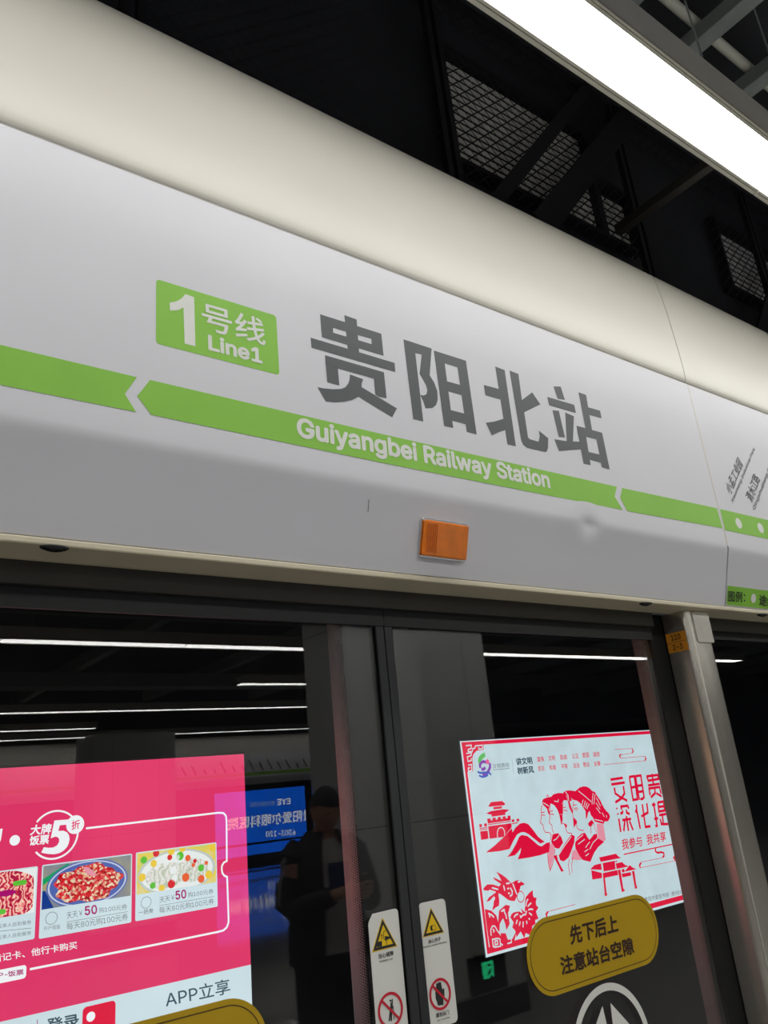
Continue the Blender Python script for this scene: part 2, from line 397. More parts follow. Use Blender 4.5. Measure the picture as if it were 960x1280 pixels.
# scuff on the lower face
s = LOWER.w(460, 632)
MB().poly([LOWER.at(s[0]+p, s[1]+q, .0006) for p, q in ((0, .014), (.0018, .013), (.002, -.012), (.0008, -.014))]).build('scuff_mark', m_dark, hp)

rp = thing('route_map_sign', (3.9, 1.33, 2.1), 'white header panel with the slanted route map station names and dots', 'sign panel')
header_panel_mesh(SEAM+.0035, 5.4).build('panel_sheet', m_vinyl, rp, smooth=True)
MB().box((SEAM-.0030, 1.2715, 2.285), (SEAM+.0030, 1.2755, 2.8765)).build('edge_strip', m_cream, rp)
z0, z1 = UPPER.w(905.5, 662.6)[1], UPPER.w(899.9, 636.3)[1]
MB().poly([UPPER.at(p, q, .0004) for p, q in ((SEAM+.006, z0), (5.39, z0), (5.39, z1), (SEAM+.006, z1))]).build('route_line', m_green, rp)
d0, d1 = UPPER.w(923, 653.4), UPPER.w(950.4, 659.4)
for k in range(14): disc2(MB(), UPPER, (d0[0]+(d1[0]-d0[0])*k, (z0+z1)/2-.001), .0185, .0008).build('station_dot', m_whiteprint, rp)
c = Crop(880, 520, 4.571); mb = MB()
lettering('小孟工业园', UPPER, c, (152, 458), (222, 285), (118, 400), .01, .001, mb)
lettering('Xiaomeng Industrial Park', UPPER, c, (165, 505), (293, 195), (152, 482), .004, .001, mb)
lettering('清水江路', UPPER, c, (275, 500), (322, 365), (232, 455), .01, .001, mb)
lettering('Qingshuijiang Road', UPPER, c, (290, 548), (398, 262), (275, 524), .004, .001, mb)
mb.build('route_lettering', m_dark, rp)
c = Crop(880, 520, 4.571)
q0, q1 = LOWER.w(*c(122, 1078))[1], LOWER.w(*c(130, 968))[1]
MB().poly([LOWER.at(p, q, .001) for p, q in ((SEAM+.006, q0), (5.39, q0), (5.39, q1), (SEAM+.006, q1))]).build('legend_strip', m_green, rp)
mb = MB(); disc2(mb, LOWER, LOWER.w(*c(280, 1042)), .0155, .0018); mb.build('legend_dot', m_whiteprint, rp)
mb = lettering('图例：', LOWER, c, (136, 1060), (232, 1066), (136, 998), .015, .0018)
lettering('途经站', LOWER, c, (312, 1082), (445, 1100), (312, 1018), .015, .0018, mb); mb.build('legend_lettering', m_ink, rp)

def cover(x0, x1, label):
    prof = [(1.300, 2.8885), (1.286, 2.8885), (1.2795, 2.8900), (1.2765, 2.8940), (1.2750, 2.902), (1.2742, 2.92), (1.2745, 2.97), (1.2765, 3.03), (1.2795, 3.10), (1.2830, 3.17),
            (1.2875, 3.23), (1.2925, 3.28), (1.2975, 3.32), (1.303, 3.345), (1.312, 3.358), (1.330, 3.366), (1.36, 3.370)]
    ring = prof+[(y+.006, z-.004) for y, z in prof[::-1]]
    xs = [x0+(x1-x0)*k/20 for k in range(21)]
    o = MB().loft([[(x, y, z) for y, z in ring] for x in xs]).build('cover_panel', m_cream, smooth=True)
    return tag(o, label, 'cover panel')
cover(-1.5, SEAM-.002, 'cream curved cover panel running above the station name characters')
cover(SEAM+.002, 5.4, 'short cream cover panel right of the seam, above the route map')

sf = thing('header_soffit', (2, 1.37, 2.09), 'cream metal underside lip along the bottom of the white header', 'soffit')
MB().box((-1.5, 1.326, 2.086), (5.4, 1.416, 2.0995)).build('lip_plate', m_soffit, sf, bevel=.003)
MB().box((-1.5, 1.4195, 2.0868), (5.4, 1.4235, 2.0995)).build('lip_bead', m_soffit, sf)
for xa_, xb_ in ((-1.5, 2.129), (2.334, 5.4)): MB().box((xa_, 1.425, 2.045), (xb_, 1.437, 2.0995)).build('dark_rail', m_rail, sf)
for k, (px, py, lab) in enumerate(((68, 684, 'small oval black sensor lens under the header at the left end'), (807, 754, 'small dark sensor under the header beside the steel post'),
                                   (953, 768, 'small dark sensor under the header right of the steel post'))):
    pl = Plane((0, 0, 2.086), (0, 0, -1), (1, 0, 0), (0, 1, 0)); p = pl.w(px, py)
    t = thing('door_sensor', (p[0], p[1], 2.086), lab, 'sensor', 'sensors under the header')
    a = MB(); rr = [(.0235, 0), (.0235, .002), (.021, .0035), (.019, .0025)]
    a.loft([[(p[0]+r*math.cos(q), p[1]+r*.62*math.sin(q), 2.0858-h) for q in [math.pi*2*j/28 for j in range(28)]] for r, h in rr]); a.build('bezel', m_rubber, t, smooth=True)
    a = MB(); a.loft([[(p[0]+.019*math.cos(s)*math.cos(q), p[1]+.012*math.cos(s)*math.sin(q), 2.0838-.006*math.sin(s)) for q in [math.pi*2*j/28 for j in range(28)]] for s in (0, .4, .8, 1.2, 1.5)])
    a.build('lens', m_lens, t, smooth=True)

# amber indicator on the lower face
t = thing('indicator_light', (1.19, 1.30, 2.18), 'orange rectangular indicator light on the lower face of the header', 'indicator light')
lo = LOWER; A = lo.w(524, 647); B = lo.w(582, 655); D = lo.w(523, 697); E_ = lo.w(580, 702)
x0, x1, z0, z1 = (A[0]+D[0])/2, (B[0]+E_[0])/2, (D[1]+E_[1])/2, (A[1]+B[1])/2
mb = MB(); slab2(mb, lo, rrect(x0, z0, x1, z1, .006), .0003, .006); mb.build('housing', m_chrome, t, bevel=.001)
mb = MB(); slab2(mb, lo, rrect(x0+.004, z0+.004, x1-.004, z1-.004, .005), .0062, .017); mb.build('lens', m_amber, t, bevel=.004, seg=3)
for k in range(6):
    xr = x0+.010+.0055*k; slab2(MB(), lo, [(xr, z0+.012), (xr+.0018, z0+.012), (xr+.0018, z1-.012), (xr, z1-.012)], .0172, .0182).build('lens_rib', m_amber_in, t)

# ------------------------------------------------------------------ sliding doors
def door(xa, xb, label, left_edge, right_edge, jamb):
    t = thing('sliding_door', ((xa+xb)/2, 1.455, 0.02), label, 'door', 'platform screen door leaves')
    MB().box((xa, GLASS_Y, .03), (xb, GLASS_Y+.008, 2.10)).build('glass_pane', m_glass, t)
    MB().box((xa, 1.440, 2.006), (xb, 1.4485, 2.11)).build('top_rail', m_frit, t)
    a = MB()
    for (e0, e1) in (left_edge, right_edge): a.box((e0, GLASS_Y+.0085, .03), (e1, GLASS_Y+.0105, 2.006))
    # halftone dots that fade the border into the clear glass
    pl = Plane((0, GLASS_Y+.0086, 0), (0, -1, 0), (1, 0, 0), (0, 0, 1))
    for edge, sgn in ((left_edge[1], 1), (right_edge[0], -1)):
        for col in range(5):
            r = .0024-.00036*col
            for row in range(265):
                disc2(a, pl, (edge+sgn*(.0022+.0043*col), .70+.005*row+(.0025 if col % 2 else 0)), r, 0, 6)
    a.build('border_print', m_frit, t)
    for (e0, e1), inner in ((left_edge, 1), (right_edge, -1)):
        s0, s1 = (e0+.004, e1-.008) if inner == 1 else (jamb[0], e1-.002)
        MB().box((s0, 1.4612, .03), (s1, jamb[1], 2.1)).build('stile', m_alu, t, bevel=.0015)
    return t
d1 = door(.06, 1.0985, 'left sliding glass door leaf showing the pink advertisement behind it', (.06, .12), (.9905, 1.0985), (.996, 1.526))
d2 = door(1.0995, 2.131, 'right sliding glass door leaf showing the red and white poster behind it', (1.0995, 1.195), (2.114, 2.131), (2.117, 1.508))
MB().box((1.0755, 1.4425, .03), (1.0980, 1.4495, 2.09)).build('rubber_seal', m_rubber, d1, bevel=.002)
MB().box((1.1000, 1.4425, .03), (1.1230, 1.4495, 2.09)).build('rubber_seal', m_rubber, d2, bevel=.002)

def post(x, label):
    t = thing('steel_post', (x+.06, 1.41, 0), label, 'post')
    ring = []
    r = .022
    for cx, cy, a in ((x+.122-r, 1.36+r, -90), (x+.122-r, 1.45-.004, 0), (x+.004, 1.45-.004, 90), (x+r, 1.36+r, 180)):
        rr = r if cy < 1.4 else .003
        ring += [(cx+rr*math.cos(math.radians(a+90*k/6)), cy+rr*math.sin(math.radians(a+90*k/6))) for k in range(7)]
    MB().loft([[(p, q, z) for p, q in ring] for z in (0.001, 2.0855)]).build('post_body', m_steel, t, smooth=True).data
    cp = rrect(x+.030, 1.985, x+.119, 2.084, .008); f = Plane((0, 1.36, 0), (0, -1, 0), (1, 0, 0), (0, 0, 1))
    a = MB(); slab2(a, f, cp, .0004, .0035); a.build('post_cap', m_steel, t, bevel=.0012)
    MB().box((x-.076, 1.452, .02), (x-.001, 1.507, 2.09)).build('rubber_gasket', m_gap, t)
    MB().box((x+.006, 1.4515, .02), (x+.118, 1.53, 2.09)).build('post_core', m_gap, t)
    return t
post(2.21, 'brushed steel post at the right edge of the sliding doors, with orange number plates')
for z_, s_, lab in ((2.0245, '110', 'orange number plate reading 110 at the top of the steel post'), (1.994, '2-3', 'orange number plate reading 2-3 under the 110 plate on the post')):
    t = thing('number_plate', (2.209, 1.41, z_-.028), lab, 'number plate')
    a = MB(); slab2(a, POSTSIDE, [(-1.446, z_-.028), (-1.376, z_-.028), (-1.376, z_+.001), (-1.446, z_+.001)], .0004, .0010); a.build('plate', m_plate, t)
    lettering(s_, POSTSIDE, PX, (-1.428, z_-.022), (-1.394, z_-.022), (-1.428, z_-.004), .015, .0014, world=True).build('plate_number', m_brown, t)
t = thing('fixed_screen', (3.4, 1.455, .02), 'fixed glass screen panel to the right of the steel post', 'glass screen')
MB().box((2.34, GLASS_Y, .03), (5.3, GLASS_Y+.008, 2.10)).build('glass_pane', m_glass, t)
MB().box((2.34, 1.440, 2.02), (5.3, 1.4485, 2.085)).build('top_rail', m_frit, t)
MB().box((2.3325, 1.4515, .03), (2.3395, 1.49, 2.09)).build('edge_seal', m_gap, t)

# ------------------------------------------------------------------ stickers on the doors
def warn_sticker(x0, x1, ztop, h, clip, label, tri, cap, ctop, cbot, ringc, rad, figure):
    t = thing('warning_sticker', ((x0+x1)/2, 1.447, ztop-h), label, 'sticker')
    pts = rrect(x0, ztop-h, x1, ztop, .010)
    if clip: pts = [(x1, ztop-h)] + rrect(x0, ztop-h, x1, ztop, .008)[0:9] + [(x0+.012, ztop-.001), (x0+.002, ztop-.014), (x0, ztop-.02), (x0, ztop-h)]
    a = MB(); slab2(a, PANE, pts, -.0014, 0); a.build('sticker_sheet', m_sticker, t)
    T = [Vector(PANE.w(*q)) for q in tri]; tx = (T[1].x+T[2].x)/2; tz = (T[1].y+T[2].y)/2; half = (T[2].x-T[1].x)/2; ht = T[0].y-tz
    def tri_pts(k, lift=0):
        cz = tz+ht/3
        return [(tx+half*k*p, cz+(q*ht-ht/3)*k+lift) for p, q in ((-1, 0), (1, 0), (0, 1))]
    MB().poly([PANE.at(*p, .0004) for p in tri_pts(1.1)]).build('triangle_edge', m_yel, t)
    MB().poly([PANE.at(*p, .0007) for p in tri_pts(1.0)]).build('triangle_border', m_ink, t)
    MB().poly([PANE.at(*p, .0010) for p in tri_pts(.72)]).build('triangle_field', m_yel, t)
    figure(t)
    a = MB()
    for s_, BL, BR, TL, cr in cap: lettering(s_, PANE, cr, BL, BR, TL, .012, .0006, a)
    a.build('caption', m_ink, t)
    return t
k1 = Crop(450, 1120, 8); k2 = Crop(510, 1110, 7.525)
def prohib(t, cx, cz, r, fig, crop):
    a = print_polys(PANE, crop, fig, .0006); a.build('prohibited_figure', m_ink, t)
    a = MB(); ring2(a, PANE, (cx, cz), r-.0025, .005, .0010)
    q = r-.003; s_ = math.sqrt(.5)
    stroke2(a, PANE, [(cx-q*s_, cz+q*s_), (cx+q*s_, cz-q*s_)], .0045, .0012); a.build('prohibition_ring', m_red, t)
def fig1(t):
    a = print_polys(PANE, k1, [[(165,512),(163,460),(215,448),(217,502)], [(245,400),(300,405),(312,418),(243,447)]], .0014)
    strokes(PANE, k1, [[(234,430),(232,360),(258,338)], [(262,440),(262,488)], [(212,380),(216,440)], [(205,395),(222,385)]], .0012, .0014, a)
    a.build('gap_symbol', m_ink, t)
    l = PANE.w(*k1(175, 1145)); r = PANE.w(*k1(427, 1110)); tp = PANE.w(*k1(305, 955)); R = (r[0]-l[0])/2
    prohib(t, (l[0]+r[0])/2, tp[1]-R, R, [[(292,1040),(310,1035),(318,1050),(300,1060)], [(305,1065),(322,1062),(328,1110),(320,1150),(318,1250),(304,1252),(306,1180),(296,1250),(284,1252),(296,1160),(300,1110)],
                                         [(320,1025),(328,1030),(325,1090),(334,1110),(343,1235),(337,1238),(328,1120),(318,1080)]], k1)
def fig2(t):
    c0 = PANE.w(*k2(240, 372)); a = MB(); ring2(a, PANE, c0, .0050, .0009, .0014)
    print_polys(PANE, k2, [[(205,370),(215,350),(228,352),(222,375),(228,400),(212,402)]], .0014, a); a.build('pinch_symbol', m_ink, t)
    l = PANE.w(*k2(196, 995)); r = PANE.w(*k2(402, 985)); tp = PANE.w(*k2(298, 843)); R = (r[0]-l[0])/2
    prohib(t, (l[0]+r[0])/2, tp[1]-R, R, [[(265,890),(278,900),(288,882),(298,890),(308,882),(316,930),(322,955),(332,940),(340,950),(342,1010),(330,1050),(333,1098),(280,1106),(272,1068),(260,1040),(255,985),(262,930)]], k2)
warn_sticker(.9945, 1.0705, 1.4185, .232, True, 'white sticker on the left door leaf with gap warning triangle and no leaning sign',
    (k1(225, 232), k1(130, 553), k1(362, 495)), [('当心缝隙', (186, 628), (335, 592), (182, 578), k1), ('WARNING: GAP', (192, 664), (328, 632), (191, 650), k1)], 0, 0, 0, 0, fig1)
warn_sticker(1.1250, 1.1985, 1.4185, .2305, False, 'white sticker on the right door leaf with pinched hand triangle and no touching sign',
    (k2(218, 195), k2(145, 460), k2(330, 410)), [('当心夹手', (190, 525), (308, 492), (187, 487), k2), ('Caution Hands Pinched', (140, 566), (360, 512), (139, 552), k2),
     ('请勿扶门', (262, 1222), (385, 1188), (258, 1178), k2), ('No Touching', (276, 1256), (390, 1222), (275, 1242), k2)], 0, 0, 0, 0, fig2)

def oval_sign(x0, x1, z0, z1, label):
    t = thing('oval_notice', ((x0+x1)/2, 1.447, z0), label, 'notice')
    r = (z1-z0)*.49
    a = MB(); slab2(a, PANE, rrect(x0, z0, x1, z1, r, 14), -.0014, 0); a.build('notice_sheet', m_olive, t)
    a = MB(); q = rrect(x0+.010, z0+.010, x1-.010, z1-.010, r-.010, 14); stroke2(a, PANE, q, .0016, .0005, closed=True); a.build('border_line', m_brown, t)
    return t
ov = oval_sign(1.4185, 1.9035, 1.1745, 1.3345, 'yellow oval notice on the right door leaf with two lines of dark lettering')
c = Crop(645, 1100, 5.0526)
a = lettering('先下后上', PANE, c, (345, 412), (648, 328), (333, 290), .03, .0006)
lettering('注意站台空隙', PANE, c, (288, 605), (750, 465), (272, 486), .03, .0006, a); a.build('notice_lettering', m_brown, ov)
oval_sign(.275, .761, 1.1735, 1.3335, 'yellow oval notice on the left door leaf, only its top edge in frame')
# round arrow logo
t = thing('round_logo_sticker', (1.67, 1.447, .92), 'white ring and arrow logo sticker below the yellow notice on the right door', 'sticker')
P3 = [Vector(PANE.w(*c(*q))) for q in ((600, 648), (378, 909), (830, 905))]
def circum(a, b, d):
    D = 2*(a.x*(b.y-d.y)+b.x*(d.y-a.y)+d.x*(a.y-b.y))
    ux = (a.length_squared*(b.y-d.y)+b.length_squared*(d.y-a.y)+d.length_squared*(a.y-b.y))/D
    uy = (a.length_squared*(d.x-b.x)+b.length_squared*(a.x-d.x)+d.length_squared*(b.x-a.x))/D
    return Vector((ux, uy)), (Vector((ux, uy))-a).length
cc, R = circum(*P3)
a = MB(); ring2(a, PANE, cc, R-.008, .016, .0005, n=64); a.build('logo_ring', m_sticker, t)
a = MB()
p1, p2, p3, p4 = [PANE.w(*c(*q)) for q in ((545, 795), (572, 909), (505, 909), (595, 775))]
p5, p6 = PANE.w(*c(715, 909)), PANE.w(*c(610, 909))
def ext(p, q, f): return (p[0]+(q[0]-p[0])*f, p[1]+(q[1]-p[1])*f)
a.poly([PANE.at(*q, .0005) for q in (p1, ext(p1, p2, 2.2), ext(p1, p3, 2.2))]); a.poly([PANE.at(*q, .0005) for q in (p4, ext(p4, p5, 1.7), ext(p4, p6, 1.7))])
a.build('logo_arrow', m_sticker, t)

# ------------------------------------------------------------------ light boxes on the track wall
def light_box(x0, x1, z0, z1, label, face, plane=BOARD):
    y = plane.o.y; sg = -plane.n.y
    t = thing('light_box', ((x0+x1)/2, y+sg*.06, z0), label, 'light box', 'advertising light boxes')
    ya, yb = sorted((y+sg*.004, y+sg*.118))
    MB().box((x0-.012, ya, z0-.012), (x1+.012, yb, z1+.012)).build('cabinet', m_boxbody, t, bevel=.006)
    if plane.e1.x > 0: q = ((x0, z0), (x1, z0), (x1, z1), (x0, z1))
    else: q = ((-x1, z0), (-x0, z0), (-x0, z1), (-x1, z1))
    MB().poly([plane.at(*p, .0005) for p in q]).build('lit_face', face, t)
    return t
K = 1.0
e_pink = glow('backlit_pink', (228, 56, 106), K, .06, 1.2)
e_white = glow('backlit_white', (208, 228, 234), K, .04, 3)
e_paper = glow('backlit_marbled', (200, 222, 228), K, .07, 5)
e_red = glow('backlit_red', (226, 18, 62), K)
e_text = glow('backlit_lettering_white', (240, 244, 246), K*1.05)
e_mag = glow('backlit_magenta', (170, 20, 110), K)
e_grey = glow('backlit_grey', (122, 128, 134), K)
e_slate = glow('backlit_slate', (62, 84, 98), K)
e_rose = glow('backlit_rose', (232, 150, 168), K)

pk = light_box(-.74, 2.268, .46, 1.930, 'pink lit advertisement with food pictures behind the left door', e_pink)
R1 = Crop(0, 920, 2.8235); R5 = Crop(0, 1000, 8.727); R2 = Crop(0, 1040, 5.647); R3 = Crop(150, 1040, 5.647); R6 = Crop(0, 1160, 5.647); R7 = Crop(150, 1160, 5.0526)
# white foot of the poster
w0 = BOARD.w(206, 1228.3); w1 = BOARD.w(316.3, 1205); wz = (w0[1]+w1[1])/2; wl = BOARD.w(0, 1274.8)
MB().poly([BOARD.at(*q, .001) for q in ((-.74, .46), (2.268, .46), (2.268, w1[1]), (-.74, wl[1]-.004))]).build('poster_foot', e_white, pk)
nb = [(782, 441)]+[]; 
line = [(303,326),(600,291),(770,271),(788,272),(797,282),(799,300),(800,441),(789,447),(783,458),(782,470),(784,483),(791,493),(801,497),(806,640),(806,658),(800,675),(788,686),(770,691),(550,736),(105,823)]
a = strokes(BOARD, R1, [line], .010, .002); a.build('coupon_outline', e_text, pk)
a = MB(); cc = BOARD.w(*R5(598, 378)); rr = (BOARD.w(*R5(598, 118))[1]-BOARD.w(*R5(598, 636))[1])/2
ring2(a, BOARD, cc, rr, .009, .002, math.radians(42), math.radians(143)); ring2(a, BOARD, cc, rr, .009, .002, math.radians(219), math.radians(365))
disc2(a, BOARD, BOARD.w(*R5(160, 440)), .024, .002); disc2(a, BOARD, BOARD.w(*R5(820, 268)), .045, .002)
print_polys(BOARD, R5, [[(592,224),(764,211),(748,266),(652,276),(634,338),(690,335),(730,352),(752,385),(758,430),(748,475),(728,515),(690,555),(650,578),(590,592),(520,588),(448,575),(478,515),(530,522),(580,518),(620,497),(642,462),(645,430),(632,408),(604,398),(552,418)],
    [(0,316),(28,312),(8,440),(-12,470)]], .002, a)
lettering('大牌', BOARD, R5, (322, 388), (552, 368), (340, 272), .03, .002, a); lettering('饭票', BOARD, R5, (314, 500), (528, 480), (328, 392), .03, .002, a)
lettering('借记卡、他行卡购买', BOARD, R6, (-58, 247), (545, 146), (-60, 190), .012, .002, a)
a.build('offer_lettering', e_text, pk)
lettering('折', BOARD, R5, (776, 328), (868, 314), (780, 226), .02, .003).build('discount_character', e_pink, pk)
q = [BOARD.w(*R6(*v)) for v in ((187, 258), (187, 352))]
MB().poly([BOARD.at(*p, .002) for p in rrect(q[1][0]-.52, q[1][1], q[0][0], q[0][1], .014)]).build('app_pill', e_text, pk)
lettering('APP-饭票', BOARD, R6, (-88, 364), (166, 330), (-88, 322), .02, .003).build('app_lettering', e_mag, pk)
a = lettering('登录', BOARD, R6, (334, 745), (562, 700), (326, 640), .02, .002); lettering('APP立享', BOARD, R7, (290, 503), (697, 412), (283, 402), .008, .002, a)
a.build('foot_lettering', e_slate, pk)
q = [BOARD.w(*R6(*v)) for v in ((583, 572), (705, 550))]
fic = MB().poly([BOARD.at(*p, .002) for p in rrect(q[0][0], q[0][1]-.17, q[0][0]+.16, q[0][1]+.006, .02)]).build('foot_icon', e_red, pk)
a = MB(); disc2(a, BOARD, BOARD.w(*R6(640, 625)), .021, .003); a.build('icon_dot', e_text, fic)
strokes(BOARD, R6, [[(262, 645), (265, 720)]], .003, .002).build('foot_divider', e_mag, pk)
# coupon cards
chili = glow_ramp('chilli_chicken', [(0, (150, 12, 22)), (.35, (214, 30, 40)), (.6, (232, 70, 80)), (.75, (226, 196, 150)), (.9, (240, 226, 196)), (1, (190, 40, 60))], 100)
noodle = glow_ramp('pink_noodles', [(0, (160, 20, 60)), (.4, (232, 70, 96)), (.7, (246, 150, 140)), (1, (250, 214, 190))], 13, 'WAVE')
hotpot = glow_ramp('white_hotpot', [(0, (188, 196, 176)), (.4, (226, 232, 218)), (.7, (214, 206, 204)), (1, (240, 244, 236))], 9, 'WAVE')
table = glow_ramp('tabletop_blur', [(0, (92, 104, 130)), (.45, (128, 134, 150)), (.6, (150, 150, 140)), (.8, (196, 176, 70)), (1, (96, 110, 140))], 7, 'NOISE')
garn = glow_ramp('garnish_blur', [(0, (222, 226, 214)), (.5, (232, 210, 90)), (.7, (206, 212, 120)), (1, (226, 60, 60))], 12, 'NOISE')
e_blue = glow('backlit_rim_blue', (84, 104, 176)); e_rim = glow('backlit_rim', (196, 206, 228)); e_dkblue = glow('backlit_deep_blue', (24, 60, 140))
e_grn = glow('backlit_leaf', (96, 196, 60)); e_org = glow('backlit_tomato', (238, 104, 60)); e_yel = glow('backlit_corn', (240, 206, 70)); e_jade = glow('backlit_jade', (30, 160, 100)); e_bowl = glow('backlit_bowl', (196, 206, 200)); e_rd = glow('backlit_pepper', (220, 40, 50)); e_egg = glow('backlit_egg', (236, 242, 240))
def card(R, quad, ph, name):
    Q = [BOARD.w(*R(*v)) for v in quad]      # TL TR BR BL
    x0 = (Q[0][0]+Q[3][0])/2; x1 = (Q[1][0]+Q[2][0])/2; z1 = (Q[0][1]+Q[1][1])/2; z0 = (Q[2][1]+Q[3][1])/2
    cd = MB().poly([BOARD.at(*p, .002) for p in rrect(x0, z0, x1, z1, .008)]).build('coupon_card', e_white, pk)
    zp = BOARD.w(*R(*ph))[1]
    return cd, x0+.006, x1-.006, zp, z1-.006
def clip_ell(cx, cz, rx, rz, x0, x1, z0, z1, n=48):
    return [(min(max(cx+rx*math.cos(t), x0), x1), min(max(cz+rz*math.sin(t), z0), z1)) for t in [2*math.pi*k/n for k in range(n)]]
def fill(pts, off, m, par, name): return MB().poly([BOARD.at(*p, off) for p in pts]).build(name, m, par)
cd, x0, x1, z0, z1 = card(R2, ((290, 235), (930, 152), (928, 640), (280, 752)), (600, 500), 'b')
fill([(x0, z0), (x1, z0), (x1, z1), (x0, z1)], .003, table, cd, 'meal_picture')
W, H = x1-x0, z1-z0
fill([(x0, z0), (x0+.13*W, z0), (x0+.03*W, z0+.42*H), (x0, z0+.42*H)], .0035, e_dkblue, cd, 'picture_cloth')
fill([(x0, z0+.55*H), (x0+.30*W, z0+.93*H), (x0+.26*W, z0+.99*H), (x0, z0+.70*H)], .0035, e_jade, cd, 'picture_leek')
fill(clip_ell(x0+.50*W, z0+.46*H, .46*W, .56*H, x0, x1, z0, z1), .004, e_blue, cd, 'picture_plate_rim')
fill(clip_ell(x0+.50*W, z0+.46*H, .445*W, .53*H, x0, x1, z0, z1), .0045, e_rim, cd, 'picture_plate')
fill(clip_ell(x0+.50*W, z0+.46*H, .425*W, .50*H, x0, x1, z0, z1), .005, e_blue, cd, 'picture_plate_well')
bl = []
for k in range(60):
    t = 2*math.pi*k/60; q = 1+.07*math.sin(5*t+1)+.05*math.sin(11*t)
    bl.append((min(max(x0+.50*W+.375*W*q*math.cos(t), x0), x1), min(max(z0+.46*H+.44*H*q*math.sin(t), z0), z1)))
fill(bl, .0055, chili, cd, 'picture_meal')
fill([(x0+.44*W, z0+.86*H), (x0+.50*W, z0+.84*H), (x0+.60*W, z0+.62*H), (x0+.55*W, z0+.60*H), (x0+.47*W, z0+.70*H)], .006, e_rose, cd, 'picture_onion')
a = lettering('天天￥', BOARD, R2, (470, 615), (582, 592), (468, 570), 0, .0035); lettering('购100元券', BOARD, R2, (697, 572), (897, 544), (695, 534), 0, .0035, a)
lettering('每天80元购100元券', BOARD, R2, (470, 692), (903, 620), (467, 642), 0, .0035, a); lettering('仟户荷庭', BOARD, R2, (308, 698), (425, 682), (306, 666), 0, .0035, a)
strokes(BOARD, R2, [[(468, 635), (900, 562)]], .0022, .0035, a); ring2(a, BOARD, BOARD.w(*R2(362, 608)), .027, .0025, .0035); a.build('coupon_lettering', e_grey, cd)
lettering('50', BOARD, R2, (597, 590), (685, 577), (595, 524), .02, .0035).build('coupon_price', e_mag, cd)
cd, x0, x1, z0, z1 = card(R3, ((110, 150), (680, 68), (688, 525), (108, 632)), (400, 397), 'c')
W, H = x1-x0, z1-z0
fill([(x0, z0), (x1, z0), (x1, z1), (x0, z1)], .003, garn, cd, 'meal_picture')
fill(clip_ell(x0+.50*W, z0+.42*H, .49*W, .56*H, x0, x1, z0, z1), .0035, e_bowl, cd, 'picture_bowl')
fill(clip_ell(x0+.50*W, z0+.42*H, .455*W, .51*H, x0, x1, z0, z1), .004, e_egg, cd, 'picture_broth')
fill(clip_ell(x0+.36*W, z0+.36*H, .26*W, .32*H, x0, x1, z0, z1), .0045, hotpot, cd, 'picture_meal')
fill(clip_ell(x0+.68*W, z0+.40*H, .22*W, .30*H, x0, x1, z0, z1), .0046, hotpot, cd, 'picture_meal')
for nm, m_, L in (('picture_tomato', e_org, ((.63, .72, .045), (.60, .24, .06), (.80, .14, .055), (.70, .52, .03), (.87, .53, .03))), ('picture_corn', e_yel, ((.06, .40, .055), (.20, .70, .05), (.42, .95, .055), (.56, .98, .05), (.90, .22, .06), (.96, .93, .07), (.30, .06, .05))),
                  ('picture_leaf', e_grn, ((.80, .42, .05), (.53, .80, .06), (.19, .16, .045), (.08, .82, .05))), ('picture_pepper', e_rd, ((.40, .80, .04), (.42, .13, .06), (.23, .95, .05), (.72, .62, .03))), ('picture_egg', e_egg, ((.36, .68, .04), (.50, .78, .04), (.44, .46, .055), (.46, .26, .05)))):
    for u, v, r in L: fill(clip_ell(x0+u*W, z0+v*H, r*W*.78, r*W*.8, x0, x1, z0, z1, 20), .0052, m_, cd, nm)
a = lettering('天天￥', BOARD, R3, (278, 502), (384, 480), (276, 462), 0, .0035); lettering('购100元券', BOARD, R3, (478, 462), (658, 434), (477, 426), 0, .0035, a)
lettering('每天80元购100元券', BOARD, R3, (276, 574), (662, 508), (274, 530), 0, .0035, a); lettering('一把骨', BOARD, R3, (130, 587), (232, 570), (130, 553), .01, .0035, a)
strokes(BOARD, R3, [[(275, 520), (660, 455)]], .0022, .0035, a); ring2(a, BOARD, BOARD.w(*R3(183, 497)), .027, .0025, .0035); a.build('coupon_lettering', e_grey, cd)
lettering('50', BOARD, R3, (390, 480), (467, 467), (388, 416), .02, .0035).build('coupon_price', e_mag, cd)
cd, x0, x1, z0, z1 = card(R2, ((-370, 324), (262, 240), (248, 757), (-370, 860)), (125, 585), 'a')
W, H = x1-x0, z1-z0
fill([(x0, z0), (x1, z0), (x1, z1), (x0, z1)], .003, e_egg, cd, 'meal_picture')
fill(clip_ell(x0+.55*W, z0+.45*H, .52*W, .58*H, x0, x1-.01, z0, z1), .004, noodle, cd, 'picture_meal')
for u, v, r in ((.80, .70, .085), (.58, .12, .07)): fill(rrect(x0+(u-r)*W, z0+(v-.05)*H, x0+(u+r)*W, z0+(v+.06)*H, .012), .005, e_grn, cd, 'picture_cucumber')
fill(clip_ell(x0+.64*W, z0+.52*H, .12*W, .07*H, x0, x1, z0, z1), .005, e_mag, cd, 'picture_chilli')
a = lettering('88元单人自助餐券', BOARD, R2, (-62, 686), (220, 650), (-62, 655), 0, .0035); lettering('100元单人自助餐券', BOARD, R2, (-86, 770), (220, 726), (-86, 738), 0, .0035, a)
strokes(BOARD, R2, [[(-300, 730), (220, 678)]], .0022, .0035, a); a.build('coupon_lettering', e_grey, cd)

